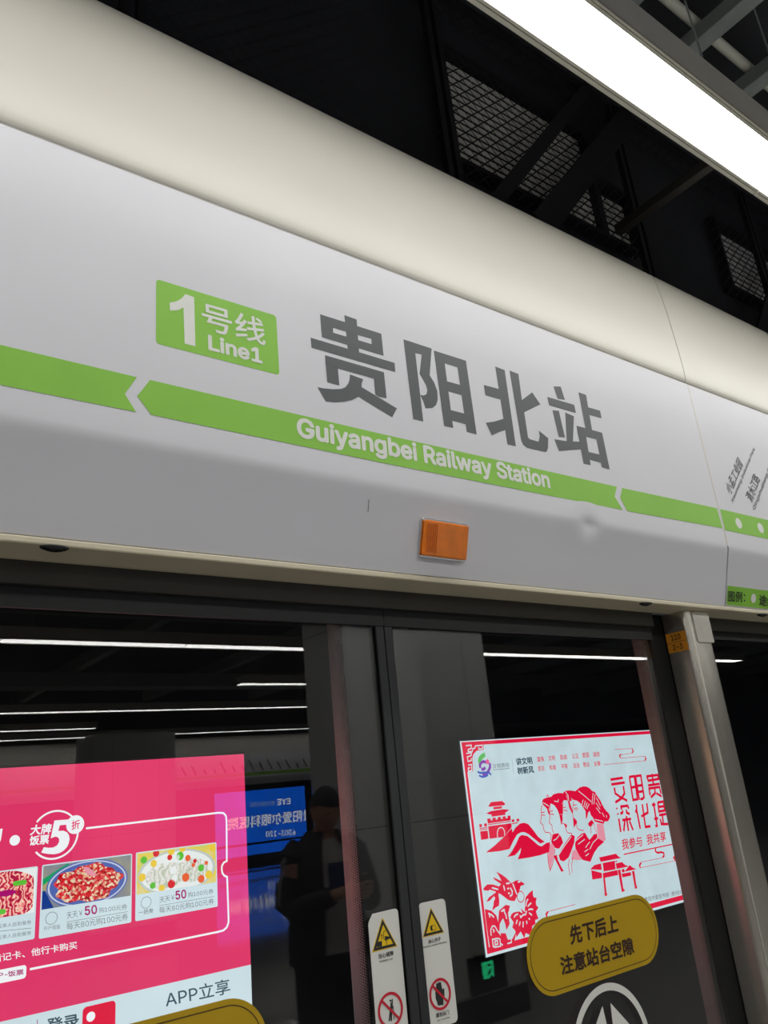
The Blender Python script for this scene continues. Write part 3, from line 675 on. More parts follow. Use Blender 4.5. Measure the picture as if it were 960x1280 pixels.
fb = light_box(-5.6, -1.3, .46, 1.93, 'food advertisement left of the frame, mirrored blurred in the steel post', e_white)
MB().poly([BOARD.at(*p, .001) for p in ((-5.6, .46), (-1.3, .46), (-1.3, .95), (-5.6, .95))]).build('poster_foot', e_pink, fb)
MB().poly([BOARD.at(*p, .001) for p in ((-5.6, .951), (-1.3, .951), (-1.3, 1.93), (-5.6, 1.93))]).build('food_picture', glow_ramp('food_blur', [(0, (226, 214, 196)), (.42, (236, 226, 210)), (.52, (222, 150, 96)), (.62, (232, 190, 150)), (1, (240, 234, 220))], 1.3, 'NOISE'), fb)
wb = light_box(4.008, 7.05, .527, 1.930, 'white lit poster with red papercut pictures behind the right door', e_white)
d1c = Crop(570, 910, 8); d2c = Crop(590, 990, 8.727); d3c = Crop(670, 970, 9.6); d4c = Crop(590, 1080, 9.6); d5c = Crop(740, 920, 8); d6c = Crop(740, 1040, 7.385); d7c = Crop(660, 920, 6.857)
X0w, X1w, Z0w, Z1w = 4.008, 7.05, .527, 1.930
MB().poly([BOARD.at(*p, .001) for p in ((X0w+.05, Z0w+.06), (X1w-.05, Z0w+.06), (X1w-.05, Z1w-.03), (X0w+.05, Z1w-.03))]).build('poster_paper', e_paper, wb)
a = MB()
for x0, z0, x1, z1 in ((X0w+.012, Z1w-.034, X1w-.012, Z1w-.008), (X0w+.016, Z0w+.018, X1w-.012, Z0w+.055), (X0w+.014, Z0w+.02, X0w+.036, Z1w-.01), (X1w-.036, Z0w+.02, X1w-.014, Z1w-.01)):
    a.poly([BOARD.at(*p, .002) for p in ((x0, z0), (x1, z0), (x1, z1), (x0, z1))])
print_polys(BOARD, d1c, [[(75,160),(272,158),(275,218),(205,228),(172,262),(162,300),(168,432),(108,440)]], .002, a)
a.build('poster_border', e_red, wb)
a = strokes(BOARD, d1c, [[(95,178),(150,172),(150,205),(120,215),(118,235),(160,238),(165,205),(185,205),(190,180),(260,172),(262,208),(225,212),(225,192)], [(100,255),(150,248),(150,275),(110,290),(118,335),(152,325),(150,300)], [(118,372),(152,365),(156,425),(122,432),(120,400),(140,398)]], .0085, .0028)
strokes(BOARD, d4c, [[(270,985),(250,990),(240,905),(300,892),(330,900),(338,985),(262,1000)], [(268,925),(300,920),(305,960),(275,968),(268,925)], [(225,860),(220,790),(240,745),(270,745),(300,800),(340,850)], [(245,780),(262,800),(250,820)], [(430,905),(465,885),(468,940),(420,955)], [(342,955),(365,975)]], .0085, .0040, a)
a.build('fret_lines', e_white, wb)
# swirl logo
a = strokes(BOARD, d1c, [[(240,400),(236,370),(250,345),(275,335),(296,345)], [(250,412),(275,412),(290,395)], [(335,350),(338,390),(322,430),(296,458),(262,470)]], .021, .003); a.build('logo_swirl', glow('logo_violet', (132, 60, 176)), wb)
print_polys(BOARD, d1c, [[(285,245),(292,285),(268,305),(250,330),(238,352),(222,358),(217,320),(228,285),(255,258)]], .003).build('logo_leaf', glow('logo_green', (96, 190, 96)), wb)
strokes(BOARD, d1c, [[(212,438),(240,450),(280,445),(330,450),(350,468)], [(228,475),(262,490),(300,480),(318,468)]], .014, .0032).build('logo_wave', glow('logo_blue', (62, 92, 190)), wb)
a = MB(); disc2(a, BOARD, BOARD.w(*d1c(312, 338)), .018, .0032); a.build('logo_dot', glow('logo_pink', (232, 90, 150)), wb)
a = lettering('文明贵阳', BOARD, d1c, (366, 408), (530, 392), (361, 360), .006, .003); strokes(BOARD, d1c, [[(372, 420), (532, 404)]], .004, .003, a); strokes(BOARD, d1c, [[(556, 310), (576, 462)]], .0025, .003, a)
lettering('贵阳市委宣传部', BOARD, d6c, (485, 648), (708, 597), (480, 604), .006, .003, a); lettering('贵阳市文明办', BOARD, d6c, (730, 594), (960, 545), (727, 552), .006, .003, a)
a.build('small_grey_lettering', e_grey, wb)
a = lettering('讲文明', BOARD, d1c, (604, 375), (766, 360), (590, 300), .035, .003); lettering('树新风', BOARD, d1c, (616, 466), (780, 452), (606, 390), .035, .003, a); a.build('slogan_stacked', e_slate, wb)
a = MB()
for k, (s1, s2) in enumerate((('富强', '民主'), ('文明', '和谐'), ('自由', '平等'), ('公正', '法治'), ('爱国', '敬业'), ('诚信', '友善'))):
    x = (76, 172, 273, 374, 462, 554)[k]; y = 222-.088*(x-76); lettering(s1, BOARD, d7c, (x+4, y), (x+60, y-5), (x-2, y-44), .01, .003, a)
    x2 = x+8; y2 = 302-.088*(x-76); lettering(s2, BOARD, d7c, (x2+4, y2), (x2+58, y2-5), (x2-2, y2-44), .01, .003, a)
strokes(BOARD, d5c, [[(182,437),(305,418)],[(190,485),(325,465)],[(220,515),(230,575),(280,610),(350,648)],[(310,500),(322,575),(290,625),(230,665)],
    [(372,412),(408,640),(452,632),(420,402),(368,410)],[(390,515),(432,508)],[(432,402),(470,640)],[(430,402),(485,395),(518,610),(505,628),(480,632)],[(446,500),(500,492)],[(455,560),(508,553)],
    [(545,402),(560,447),(662,430),(655,390),(542,404)],[(597,378),(612,490)],[(558,495),(675,478)],[(578,592),(568,525),(672,510),(688,580)],[(622,522),(630,570),(585,615)],[(640,572),(695,605)],
    [(243,718),(248,732)],[(253,773),(258,787)],[(265,825),(285,960)],[(292,738),(288,705),(355,698),(365,728)],[(305,745),(300,770),(280,775)],[(340,735),(345,768),(375,780)],[(300,842),(388,828)],[(340,800),(362,948)],[(325,850),(315,952)],[(372,850),(408,942)],
    [(440,685),(444,740),(430,762)],[(445,750),(480,928)],[(500,682),(532,910),(582,902)],[(545,672),(556,765),(490,805)],
    [(612,665),(648,898),(630,902)],[(597,692),(632,684)],[(620,832),(658,820)],[(655,665),(667,755),(725,745),(712,655),(652,666)],[(660,710),(718,702)],[(668,792),(738,780)],[(700,790),(710,872)],[(680,830),(692,882),(758,880)]], .021, .003, a)
lettering('我参与', BOARD, d6c, (277, 168), (464, 130), (267, 68), .014, .003, a); lettering('我共享', BOARD, d6c, (506, 120), (684, 84), (496, 24), .014, .003, a); lettering('我', BOARD, d6c, (738, 76), (800, 64), (728, -10), .014, .003, a)
strokes(BOARD, d6c, [[(290, 207), (800, 101)]], .009, .003, a)
a.build('red_lettering', e_red, wb)
thin = strokes(BOARD, d5c, [[(225,135),(405,125)],[(275,190),(400,172)],[(285,222),(530,202)],[(115,287),(535,247)]], .0035, .003)
strokes(BOARD, d6c, [[(445,280),(655,235)],[(440,332),(780,262)]], .0035, .003, thin)
d8c = Crop(670, 1060, 7.385); strokes(BOARD, d8c, [[(105,588),(360,520)]], .0035, .003, thin)
strokes(BOARD, d5c, [[(398,128),(410,150),(398,170)],[(285,180),(272,200),(285,220)],[(525,205),(538,225),(525,246)]], .012, .003, thin)
strokes(BOARD, d6c, [[(585,150),(582,175),(600,192),(640,186),(660,195),(662,220),(648,234)],[(452,284),(436,305),(442,330)],[(768,215),(752,238),(768,262)]], .016, .003, thin)
strokes(BOARD, d8c, [[(108,588),(92,610),(98,640)]], .016, .003, thin)
thin.build('ribbon_lines', e_red, wb)
# mountains and gate tower
print_polys(BOARD, d2c, [[(148,660),(250,580),(345,490),(430,395),(440,440),(470,390),(520,345),(565,335),(610,350),(660,410),(720,490),(790,545),(740,562),(700,530),(620,465),(575,440),(535,438),(490,462),(450,530),(405,622),(300,645)],
    [(380,710),(430,650),(480,560),(510,490),(540,468),(600,480),(650,520),(720,580),(755,594),(810,555),(850,548),(838,655),(740,690),(620,715),(495,735),(525,660),(532,610),(500,655),(465,690)]], .003).build('mountain_print', e_red, wb)
tw = print_polys(BOARD, d2c, [[(205,110),(325,98),(362,130),(345,146),(180,162),(178,150)],[(228,166),(322,155),(325,180),(232,190)],[(152,232),(210,208),(345,188),(405,195),(365,222),(188,246)],[(207,236),(358,215),(362,250),(212,270)],
    [(168,314),(418,280),(420,308),(170,345)],[(163,292),(200,287),(202,318),(166,322)],[(220,283),(255,278),(258,310),(222,314)],[(275,275),(310,270),(313,302),(278,306)],[(330,268),(362,263),(365,295),(333,299)],[(385,260),(416,256),(418,290),(388,294)],
    [(170,352),(422,315),(423,324),(171,362)],[(173,375),(428,340),(430,385),(345,490),(190,510)],[(85,430),(168,420),(178,510),(97,523)],[(78,395),(165,382),(166,392),(80,405)],[(80,412),(166,400),(167,408),(82,420)],
    [(75,352),(103,348),(106,382),(80,386)],[(128,345),(158,341),(162,374),(132,378)],[(430,302),(457,298),(460,325),(433,330)],[(482,295),(510,290),(513,318),(485,322)],[(435,340),(500,328),(500,338),(436,352)]], .0026)
tw.build('gate_tower_print', e_red, wb)
a = strokes(BOARD, d2c, [[(275,500),(272,440),(285,400),(310,386),(335,395),(352,430),(352,480)]], .007, .0034)
a.build('gate_arch_lines', e_white, wb)
# four women in profile
dk = print_polys(BOARD, d3c, [
    [(415,260),(445,200),(480,172),(520,138),(565,124),(605,128),(640,148),(672,180),(705,192),(728,235),(752,270),(772,300),(792,345),(815,385),(842,422),(868,445),(885,480),(880,512),(858,545),(820,545),(808,575),(760,565),(700,545),(680,500),(655,470),(640,420),(622,440),(610,500),(597,522),(590,420),(560,375),(530,330),(490,298),(440,285)],
    [(640,545),(668,525),(690,560),(660,605),(640,610),(618,575)],
    [(318,205),(345,178),(400,172),(470,182),(415,260),(430,290),(400,310),(440,430),(430,450),(395,380),(378,300),(372,240),(350,230)],
    [(165,330),(172,255),(205,220),(260,204),(310,205),(345,222),(368,250),(375,295),(330,290),(312,330),(322,400),(320,455),(275,462),(250,400),(215,350),(185,335)],
    [(275,462),(312,460),(318,520),(300,592),(290,540)],
    [(70,300),(85,275),(130,258),(185,248),(172,330),(160,360),(150,400),(168,482),(142,445),(128,392),(80,345)],
    [(440,500),(490,540),(480,570),(450,625)], [(325,570),(370,585),(360,630)],
    [(460,790),(500,730),(545,690),(585,680),(618,740),(640,765),(690,700),(728,690),(735,745),(815,790),(745,850),(695,920),(650,1030),(560,1010),(520,960),(470,870)],
    [(268,950),(300,880),(350,800),(420,700),(462,722),(455,800),(420,900),(390,975),(330,1025),(285,1010)],
    [(178,790),(195,700),(260,685),(300,730),(322,800),(275,872),(225,865)],
    [(205,960),(245,945),(260,1010),(300,1090),(330,1140),(300,1150),(255,1060)]], .003)
strokes(BOARD, d3c, [[(448,300),(440,380),(436,450),(442,502),(468,520),(466,545),(485,560),(480,590),(492,625),(520,648),(572,655)],[(455,395),(475,380),(502,392)],[(460,402),(490,410)],[(445,350),(485,345)],
    [(322,320),(312,390),(318,440),(308,490),(305,562),(348,580),(352,640),(378,682),(430,690)],[(330,415),(350,408),(375,425)],[(318,378),(355,375)],
    [(165,345),(160,420),(165,490),(155,560),(188,592),(190,640),(212,688)],[(172,460),(195,455),(212,470)],[(165,425),(200,415)],
    [(72,350),(58,400),(62,470),(50,560),(82,590),(88,640),(108,675),(158,680),(178,705),(175,770)],[(66,475),(85,465),(105,475)],[(62,440),(100,432)],
    [(150,850),(135,930),(145,1040),(165,1140),(195,1060),(215,960),(222,880)],[(690,560),(700,620),(725,680)],[(655,610),(658,690)],[(120,255),(135,225),(150,250)],
    [(395,1000),(385,1080),(405,1190)],[(440,980),(425,1060),(430,1160)]], .006, .0031, dk)
dk.build('portrait_print', e_red, wb)
ros = print_polys(BOARD, d3c, [[(722,570),(805,578),(835,770),(800,785),(745,780)],[(150,850),(190,800),(220,870),(200,1000),(165,1140),(140,1000)],[(430,905),(470,880),(560,1000),(500,1010),(420,1000)],[(285,470),(312,462),(316,530),(302,590)]], .0027)
ros.build('portrait_tassels', e_rose, wb)
wl_ = strokes(BOARD, d3c, [[(505,180),(580,240),(660,310)],[(560,285),(545,350)],[(588,300),(568,372)],[(610,320),(585,385)],[(632,335),(605,395)],[(680,205),(668,340)],[(705,215),(690,340)],[(85,320),(150,362)],[(215,300),(260,310),(265,280)],
    [(205,775),(240,755),(275,710)],[(270,945),(330,850),(420,725)],[(455,835),(470,780),(560,705)],[(500,820),(580,760)],[(640,880),(680,800),(735,745)],[(245,880),(255,940)],[(345,185),(380,230),(390,300)],[(590,860),(610,830),(640,790)],[(580,910),(620,880)],[(590,960),(630,930)],[(720,260),(770,360)],[(715,320),(765,400)],[(720,380),(770,450)],[(700,520),(800,545)],[(790,440),(815,490)],[(840,470),(845,500)]], .006, .0036)
wl_.build('portrait_pattern', e_white, wb)
# archway
ar = print_polys(BOARD, d6c, [[(62,235),(218,200),(238,222),(265,240),(78,276)],[(95,286),(208,265),(215,345),(105,365)],[(216,290),(275,277),(300,302),(338,318),(224,342)],[(300,362),(345,305),(375,330),(408,343),(308,365)],[(106,377),(232,350),(240,397),(112,424)],[(270,385),(355,370),(360,402),(278,420)],
    [(235,350),(260,346),(290,548),(272,553)],[(270,530),(296,524),(298,548),(274,553)],[(365,362),(388,358),(410,520),(394,524)],[(390,498),(412,494),(414,520),(392,524)],[(270,345),(295,340),(300,370),(276,375)],[(210,268),(228,262),(230,275),(213,278)],
    [(96,380),(112,376),(134,585),(116,590)],[(112,565),(134,560),(138,586),(114,592)],[(80,290),(20,305),(-20,345),(88,350)],[(-10,352),(88,378),(90,425),(0,440)]], .003)
ar.build('archway_print', e_red, wb)
# phoenix and flower
ph = print_polys(BOARD, d4c, [[(135,290),(180,245),(250,245),(320,270),(345,240),(270,190),(245,155),(350,205),(320,140),(285,90),(350,125),(400,160),(440,200),(470,232),(500,210),(540,193),(580,205),(608,225),(632,240),(600,258),(580,262),(572,300),(556,345),(540,372),(530,400),(510,445),(470,442),(430,430),(385,395),(340,362),(312,352),(325,440),(320,500),(280,522),(240,560),(255,470),(262,380),(210,440),(168,455),(200,400),(270,350),(190,320),(135,315)],
    [(455,640),(470,600),(500,580),(560,568),(605,592),(580,530),(632,580),(630,480),(640,400),(680,350),(725,312),(728,370),(738,400),(772,405),(762,460),(770,500),(795,520),(765,570),(780,620),(795,655),(755,672),(758,720),(722,740),(712,800),(690,850),(640,828),(625,890),(580,810),(530,880),(515,800),(480,760),(495,700)],
    [(150,540),(230,560),(290,620),(310,700),(320,560),(400,490),(452,500),(440,560),(428,590),(440,660),(448,720),(410,790),(395,720),(370,650),(345,690),(330,720),(325,830),(360,830),(400,830),(425,905),(480,900),(530,800),(505,930),(380,985),(220,1060),(185,840),(160,650)]], .003)
hc = BOARD.w(*d4c(580, 392)); ring2(ph, BOARD, hc, .035, .006, .003)
ph.build('phoenix_print', e_red, wb)
a = strokes(BOARD, d4c, [[(375,255),(385,300),(390,320)],[(455,285),(480,330),(475,370),(450,388)],[(420,300),(440,290)],[(430,350),(450,352)],[(405,235),(450,228)],[(485,235),(510,300),(535,365)],[(235,285),(310,305)],[(200,315),(280,340)],[(270,400),(250,450),(248,500)],
    [(500,640),(520,610),(550,600)],[(572,615),(580,640),(610,610),(640,605),(650,560)],[(640,510),(650,450),(668,420)],[(665,510),(690,480),(708,468)],[(670,550),(700,540),(728,545)],[(680,585),(700,600),(715,615)],[(540,670),(525,720)],[(575,690),(562,740)],[(610,690),(608,760)],[(650,680),(655,720)],[(675,650),(690,665)],
    [(370,540),(405,620),(412,660)],[(345,570),(390,545)],[(190,590),(230,610),(262,640)],[(210,640),(205,600)],[(545,215),(575,212)]], .010, .0036)
a.build('phoenix_pattern', e_white, wb)

# ------------------------------------------------------------------ overhead strip lamps
ZL = 3.4
def lamp(x0, x1, y0, label, group, wd=1.0):
    t = thing('strip_light', ((x0+x1)/2, y0, ZL), label, 'strip light', group)
    y = y0
    MB().box((x0, y-.082*wd, ZL+.012), (x1, y+.088*wd, ZL+.125)).build('housing', m_lampbody, t)
    for p, q in ((-.082, -.076), (-.074, -.0655), (.0655, .074), (.0765, .088)): MB().box((x0, y+p*wd, ZL), (x1, y+q*wd, ZL+.0118)).build('rim', m_lamplip, t)
    MB().poly([(x0+.004, y-.065*wd, ZL+.006), (x1-.004, y-.065*wd, ZL+.006), (x1-.004, y+.065*wd, ZL+.006), (x0+.004, y+.065*wd, ZL+.006)]).build('diffuser', m_lamp, t)
    MB().box((x0+.02, y-.05*wd, ZL+.1252), (x1-.02, y+.05*wd, ZL+.132)).build('added_fill_strip', m_fill, t)  # added glowing strip on the housing top, brightens ceiling, beams and louvres
    for x in (x0+.3, x1-.3): MB().tube([(x, y, ZL+.1325), (x, y, 4.619)], .0035, 6).build('hanger', m_beam, t)
    return t
SEG = 1.95
def row(y, xs, n, label, group):
    for k in range(n): lamp(xs+SEG*k, xs+SEG*(k+1)-.006, y, label if isinstance(label, str) else label[k], group, 1.0 if y > 0 else 1.7)
ls = 2.394
row(.80, ls-SEG*3, 3, ['bright strip lamp of the overhead row, behind the viewer', 'bright strip lamp of the overhead row, just outside the frame', 'large bright strip lamp overhead at the top right of the photo'], 'overhead strip lamps along the doors')
row(.80, ls, 2, ['strip lamp beginning at the dark joint at the right edge of the photo', 'strip lamp of the overhead row past the right edge'], 'overhead strip lamps along the doors')
row(-1.25, -7.3, 9, 'unseen strip lamp added over the platform as fill light', 'added row of unseen fill lamps')  # unseen row, added for fill light on the header and column
row(-5.60, -8.08, 12, 'strip lamp in the uppermost row mirrored in the door glass', 'third row of ceiling strip lamps')
row(-8.40, 5.70, 1, 'strip lamp in the short row mirrored left of the column', 'short row of ceiling strip lamps')
row(-11.4, -6.75, 8, 'strip lamp in the long middle row mirrored above the pink poster', 'middle row of ceiling strip lamps')
row(-14.2, 1.40, 2, 'strip lamp in the low row mirrored at the far left', 'low row of ceiling strip lamps')
row(-16.1, 3.3, 5, 'strip lamp along the far header mirrored just above the poster', 'far row of ceiling strip lamps')

# ------------------------------------------------------------------ mesh screen and louvres over the header
def mesh_panel(x0, x1, z0, z1, label):
    t = thing('mesh_panel', ((x0+x1)/2, 1.5, z0), label, 'mesh panel', 'black wire mesh panels above the header')
    a = MB(); y = 1.50; cw, ch = .062, .060
    for sgn in (1, -1):
        L = (z1-z0)*cw/ch; k = 0; xx = x0-L
        while xx < x1+L:
            p, q = (xx, xx+sgn*L)
            # clip the wire to the panel
            t0, t1 = 0, 1
            for b, s_ in ((x0, 1), (x1, -1)):
                f0 = (p-b)*s_; f1 = (q-b)*s_
                if f0 < 0 and f1 < 0: t0 = 2; break
                if f0 < 0: t0 = max(t0, f0/(f0-f1))
                if f1 < 0: t1 = min(t1, f0/(f0-f1))
            if t0 < t1:
                A = (p+(q-p)*t0, z0+(z1-z0)*t0); B = (p+(q-p)*t1, z0+(z1-z0)*t1)
                d = Vector((B[0]-A[0], B[1]-A[1])).normalized()*.0026; n_ = (-d.y, d.x)
                a.poly([(A[0]+n_[0], y, A[1]+n_[1]), (B[0]+n_[0], y, B[1]+n_[1]), (B[0]-n_[0], y, B[1]-n_[1]), (A[0]-n_[0], y, A[1]-n_[1])])
            xx += cw
    a.build('wire_mesh', m_mesh, t)
    a = MB()
    for b0, b1 in (((x0, z0), (x1, z0+.025)), ((x0, z1-.025), (x1, z1)), ((x0, z0+.026), (x0+.025, z1-.026)), ((x1-.025, z0+.026), (x1, z1-.026))): a.box((b0[0], 1.488, b0[1]), (b1[0], 1.512, b1[1]))
    a.build('frame', m_mesh, t)
for x, lab in ((-.6, 'black wire mesh panel above the left end of the cream cover'), (.52, 'black wire mesh panel left of the first louvre'), (1.64, 'black wire mesh panel in front of the large louvre'), (2.76, 'black wire mesh panel left of the far louvre'), (3.88, 'black wire mesh panel at the right edge of the photo')):
    mesh_panel(x, x+1.10, 3.52, 4.55, lab)
def louver(x0, x1, z0, z1, label):
    t = thing('louvre_grille', ((x0+x1)/2, 1.58, z0), label, 'louvre', 'grey louvres behind the mesh')
    a = MB(); z = z0
    while z < z1-.02: a.box((x0, 1.588, z), (x1, 1.592, z+.022)); z += .038
    a.build('slats', m_louver, t)
    for p, q in ((z0-.025, z0-.002), (z1+.01, z1+.03)): MB().box((x0-.02, 1.556, p), (x1+.02, 1.60, q)).build('frame_rail', m_mesh, t)
    for p, q in ((x0-.02, x0-.001), (x1+.001, x1+.02)): MB().box((p, 1.556, z0-.0015), (q, 1.60, z1+.0095)).build('frame_rail', m_mesh, t)
louver(1.715, 2.56, 3.80, 4.33, 'large grey louvre behind the black mesh, left of the bright lamp')
louver(2.60, 2.80, 3.80, 4.08, 'small grey louvre behind the black mesh, right of the large one')
louver(3.63, 4.30, 3.90, 4.30, 'dim grey louvre behind the mesh at the right edge of the photo')
BR = Plane((0, 1.482, 0), (0, -1, 0), (1, 0, 0), (0, 0, 1))
for A, B, wd_, lab in (((2.56, 4.53), (1.79, 3.55), .055, 'dark diagonal brace crossing the large louvre'), ((2.86, 4.53), (2.03, 3.55), .11, 'wide dark diagonal brace between the large louvre and the small one'), ((4.40, 4.53), (3.57, 3.55), .07, 'dark diagonal brace crossing the far louvre')):
    d = (Vector(B)-Vector(A)).normalized()*wd_/2; n_ = Vector((-d.y, d.x))
    tag(slab2(MB(), BR, [Vector(A)+n_, Vector(A)-n_, Vector(B)-n_, Vector(B)+n_], -.004, .012).build('diagonal_brace', m_mesh), lab, 'brace', 'dark braces over the mesh')
tag(MB().box((2.52, .93, 3.72), (2.56, 1.485, 3.76)).build('bracket_bar', m_rail, bevel=.004), 'thin grey bracket bar beside the bright lamp', 'bracket')
tag(MB().tube([(-4, 1.0, 4.47), (12, 1.0, 4.47)], .022, 10).build('conduit_pipe', m_pipe, smooth=True), 'pale conduit pipe under the dark ceiling, top right corner', 'pipe')
for k in range(9):
    x = 1.40+.405*k
    tag(MB().box((x, -.5, 4.36), (x+.075, 1.30, 4.43)).build('ceiling_batten', m_beam, bevel=.004), 'grey batten crossing under the dark ceiling above the bright lamp', 'batten', 'grey ceiling battens')

# ------------------------------------------------------------------ platform: columns, exit sign, far side
def column(x0, x1, y0, y1, label, h=4.615, name='platform_column', cat='column'):
    t = thing(name, ((x0+x1)/2, (y0+y1)/2, 0), label, cat)
    MB().box((x0, y0, .181), (x1, y1, h)).build('cladding', m_column, t, bevel=.03)
    MB().box((x0+.012, y0+.012, 0), (x1-.012, y1-.012, .18)).build('base', m_plinth, t)
    a = MB()
    for z in [q for q in (1.4, 2.85) if q < h]: a.box((x0-.001, y0-.001, z), (x1+.001, y1+.001, z+.006))
    for x in (x0+.27, x1-.27): a.box((x, y0-.001, .19), (x+.005, y1+.001, h-.05))
    a.build('panel_joints', m_rubber, t)
    return t
column(3.34, 4.80, -2.60, -2.0, 'wide grey platform column mirrored between the two door leaves')
column(3.67, 4.90, -9.9, -9.0, 'low grey box unit on the platform, mirrored above the pink poster', 2.80, 'platform_unit', 'box unit')
t = thing('exit_sign', (4.36, -1.985, .2), 'small dark exit sign with a green running figure, low on the column', 'exit sign')
q0, q1 = COLFACE.w(585, 1198), COLFACE.w(632, 1230)
sx0, sx1 = -4.56, -4.20
a = MB(); slab2(a, COLFACE, rrect(sx0, .205, sx1, .445, .01), .003, .02); a.build('sign_case', m_lens, t)
e_exit = glow('exit_green', (40, 235, 150), 4)
S = Crop(570, 1180, 8.727)
a = print_polys(COLFACE, S, [[(265,205),(385,175),(402,358),(370,335),(345,372),(292,388)]], .022); a.build('running_figure', e_exit, t)
print_polys(COLFACE, S, [[(330,215),(362,208),(365,235),(335,242)],[(345,275),(372,262),(365,300),(348,335),(325,352),(335,300)],[(305,225),(315,222),(318,262),(308,262)]], .0235).build('figure_cutout', m_lens, t)

t = thing('far_station_sign', (11, -16.67, 2.1), 'white far header with a green route line, mirrored in the left door', 'sign panel')
prof = [(-16.672, 2.885), (-16.672, 2.28), (-16.73, 2.10), (-16.74, 2.10), (-16.74, 2.885)]
MB().prism(prof, -6, 30).build('panel_sheet', m_vinyl, t)
a = MB().poly([FARHEAD.at(p, q, .003) for p, q in ((-29, 2.325), (5, 2.325), (5, 2.40), (-29, 2.40))]); a.build('route_line', m_green, t)
a = MB()
random.seed(3)
for k in range(26):
    x = -7.5-.27*k; L = random.uniform(.12, .3)
    stroke2(a, FARHEAD, [(x, 2.43), (x+L*.55, 2.43+L)], .05, .003)
a.build('route_lettering', m_dark, t)
tag(MB().prism([(-16.675, 2.89), (-16.665, 2.95), (-16.67, 3.2), (-16.70, 3.34), (-16.74, 3.34), (-16.74, 2.89)], -6, 30).build('far_cover_panel', m_cream), 'cream cover panel above the far header, mirrored in the left door', 'cover panel')
t = thing('far_screen', (11, -17, 0), 'glass screen wall on the far side of the platform, mirrored in the door', 'glass screen')
MB().box((-6, -16.99, .02), (30, -16.98, 2.10)).build('glass_pane', m_glass, t)
for x in (-2, 2.6, 7.2, 11.85, 16.5, 21): MB().box((x, -16.935, .021), (x+.2, -16.88, 1.979)).build('upright', m_black, t)
MB().box((-6, -16.975, .0), (30, -16.94, .02)).build('bottom_rail', m_black, t)
MB().box((-6, -16.975, 1.98), (30, -16.94, 2.10)).build('top_rail', m_black, t)
e_adblue = glow('backlit_blue', (8, 84, 200), 6.5, .1, 1)
e_adwhite = glow('backlit_far_white', (235, 240, 245), 5)
bb = light_box(10.6, 14.2, .19, 2.0, 'blue lit hospital advertisement, mirrored beside the person', e_adblue, FARBOARD)
B6 = Crop(300, 940, 8.53)
a = lettering('贵阳爱尔眼科医院', FARBOARD, B6, (770, 727), (-134, 838), (770, 603), .02, .003)
lettering('EYE', FARBOARD, B6, (540, 555), (395, 570), (540, 488), .03, .003, a); lettering('6303-120', FARBOARD, B6, (595, 884), (278, 908), (592, 822), .02, .003, a)
a.build('advert_lettering', e_adwhite, bb)
lettering('爱尔眼科·贵阳', FARBOARD, B6, (370, 570), (112, 590), (370, 515), 0, .003).build('advert_small_lettering', glow('backlit_pale_blue', (150, 180, 220), 4), bb)
FB = FARBOARD
z_ = .50
MB().box((10.6, -19.985, z_-.03), (14.2, -19.97, z_+.03)).build('cross_bar', m_black, bb)

# ------------------------------------------------------------------ the waiting person mirrored in the glass
PXc, PYc = 2.43, -1.0
m_skin = mat('skin', (196, 148, 120), .5, noise=.05, scale=20)
m_hair = mat('black_hair', (20, 18, 18), .5, noise=.2, scale=80)
m_jacket = mat('dark_jacket', (26, 27, 32), .75, noise=.2, scale=30)
m_tee = mat('white_tee', (205, 203, 200), .8, noise=.04, scale=20)
m_teeprint = mat('blue_tee_print', (38, 56, 110), .7, noise=.2, scale=30)
m_trouser = mat('dark_trousers', (24, 25, 29), .8, noise=.2, scale=30)
m_stripe = mat('sleeve_stripe', (150, 150, 150), .7, noise=.3, scale=120)
m_shoe = mat('dark_shoe', (30, 30, 32), .6, noise=.1)
m_phone = mat('black_phone', (14, 14, 16), .2, noise=.1)
pr = thing('person', (PXc, PYc, 0), 'person in a dark jacket over a white T-shirt looking down at a phone', 'person')
def V(x, y, z): return (PXc+x, PYc+y, z)
def skin_mesh(verts, edges, sub=2):
    me = bpy.data.meshes.new('rig'); me.from_pydata([v[:3] for v in verts], edges, []); me.update()
    o = bpy.data.objects.new('rig', me); COL.objects.link(o)
    o.modifiers.new('skin', 'SKIN'); sd = o.modifiers.new('sub', 'SUBSURF'); sd.levels = sub; sd.render_levels = sub
    for i, v in enumerate(verts):
        d = me.skin_vertices[0].data[i]; d.radius = (v[3], v[4] if len(v) > 4 else v[3]); d.use_root = (i == 0)
    dg = bpy.context.evaluated_depsgraph_get(); dg.update(); m2 = bpy.data.meshes.new_from_object(o.evaluated_get(dg))
    out = ([tuple(p.co) for p in m2.vertices], [tuple(p.vertices) for p in m2.polygons])
    bpy.data.objects.remove(o); return out
vs = []; es = []
def ad(x, y, z, r, p=None, r2=None):
    vs.append(V(x, y, z)+(r, r2 or r)); i = len(vs)-1
    if p is not None: es.append((p, i))
    return i
pel = ad(0, 0, .92, .14, None, .10)
ab = ad(0, .01, 1.08, .135, pel, .10); ch = ad(0, 0, 1.26, .155, ab, .105); cl = ad(0, -.01, 1.385, .10, ch, .075); nk = ad(0, .01, 1.45, .055, cl); hd = ad(0, .03, 1.54, .06, nk)
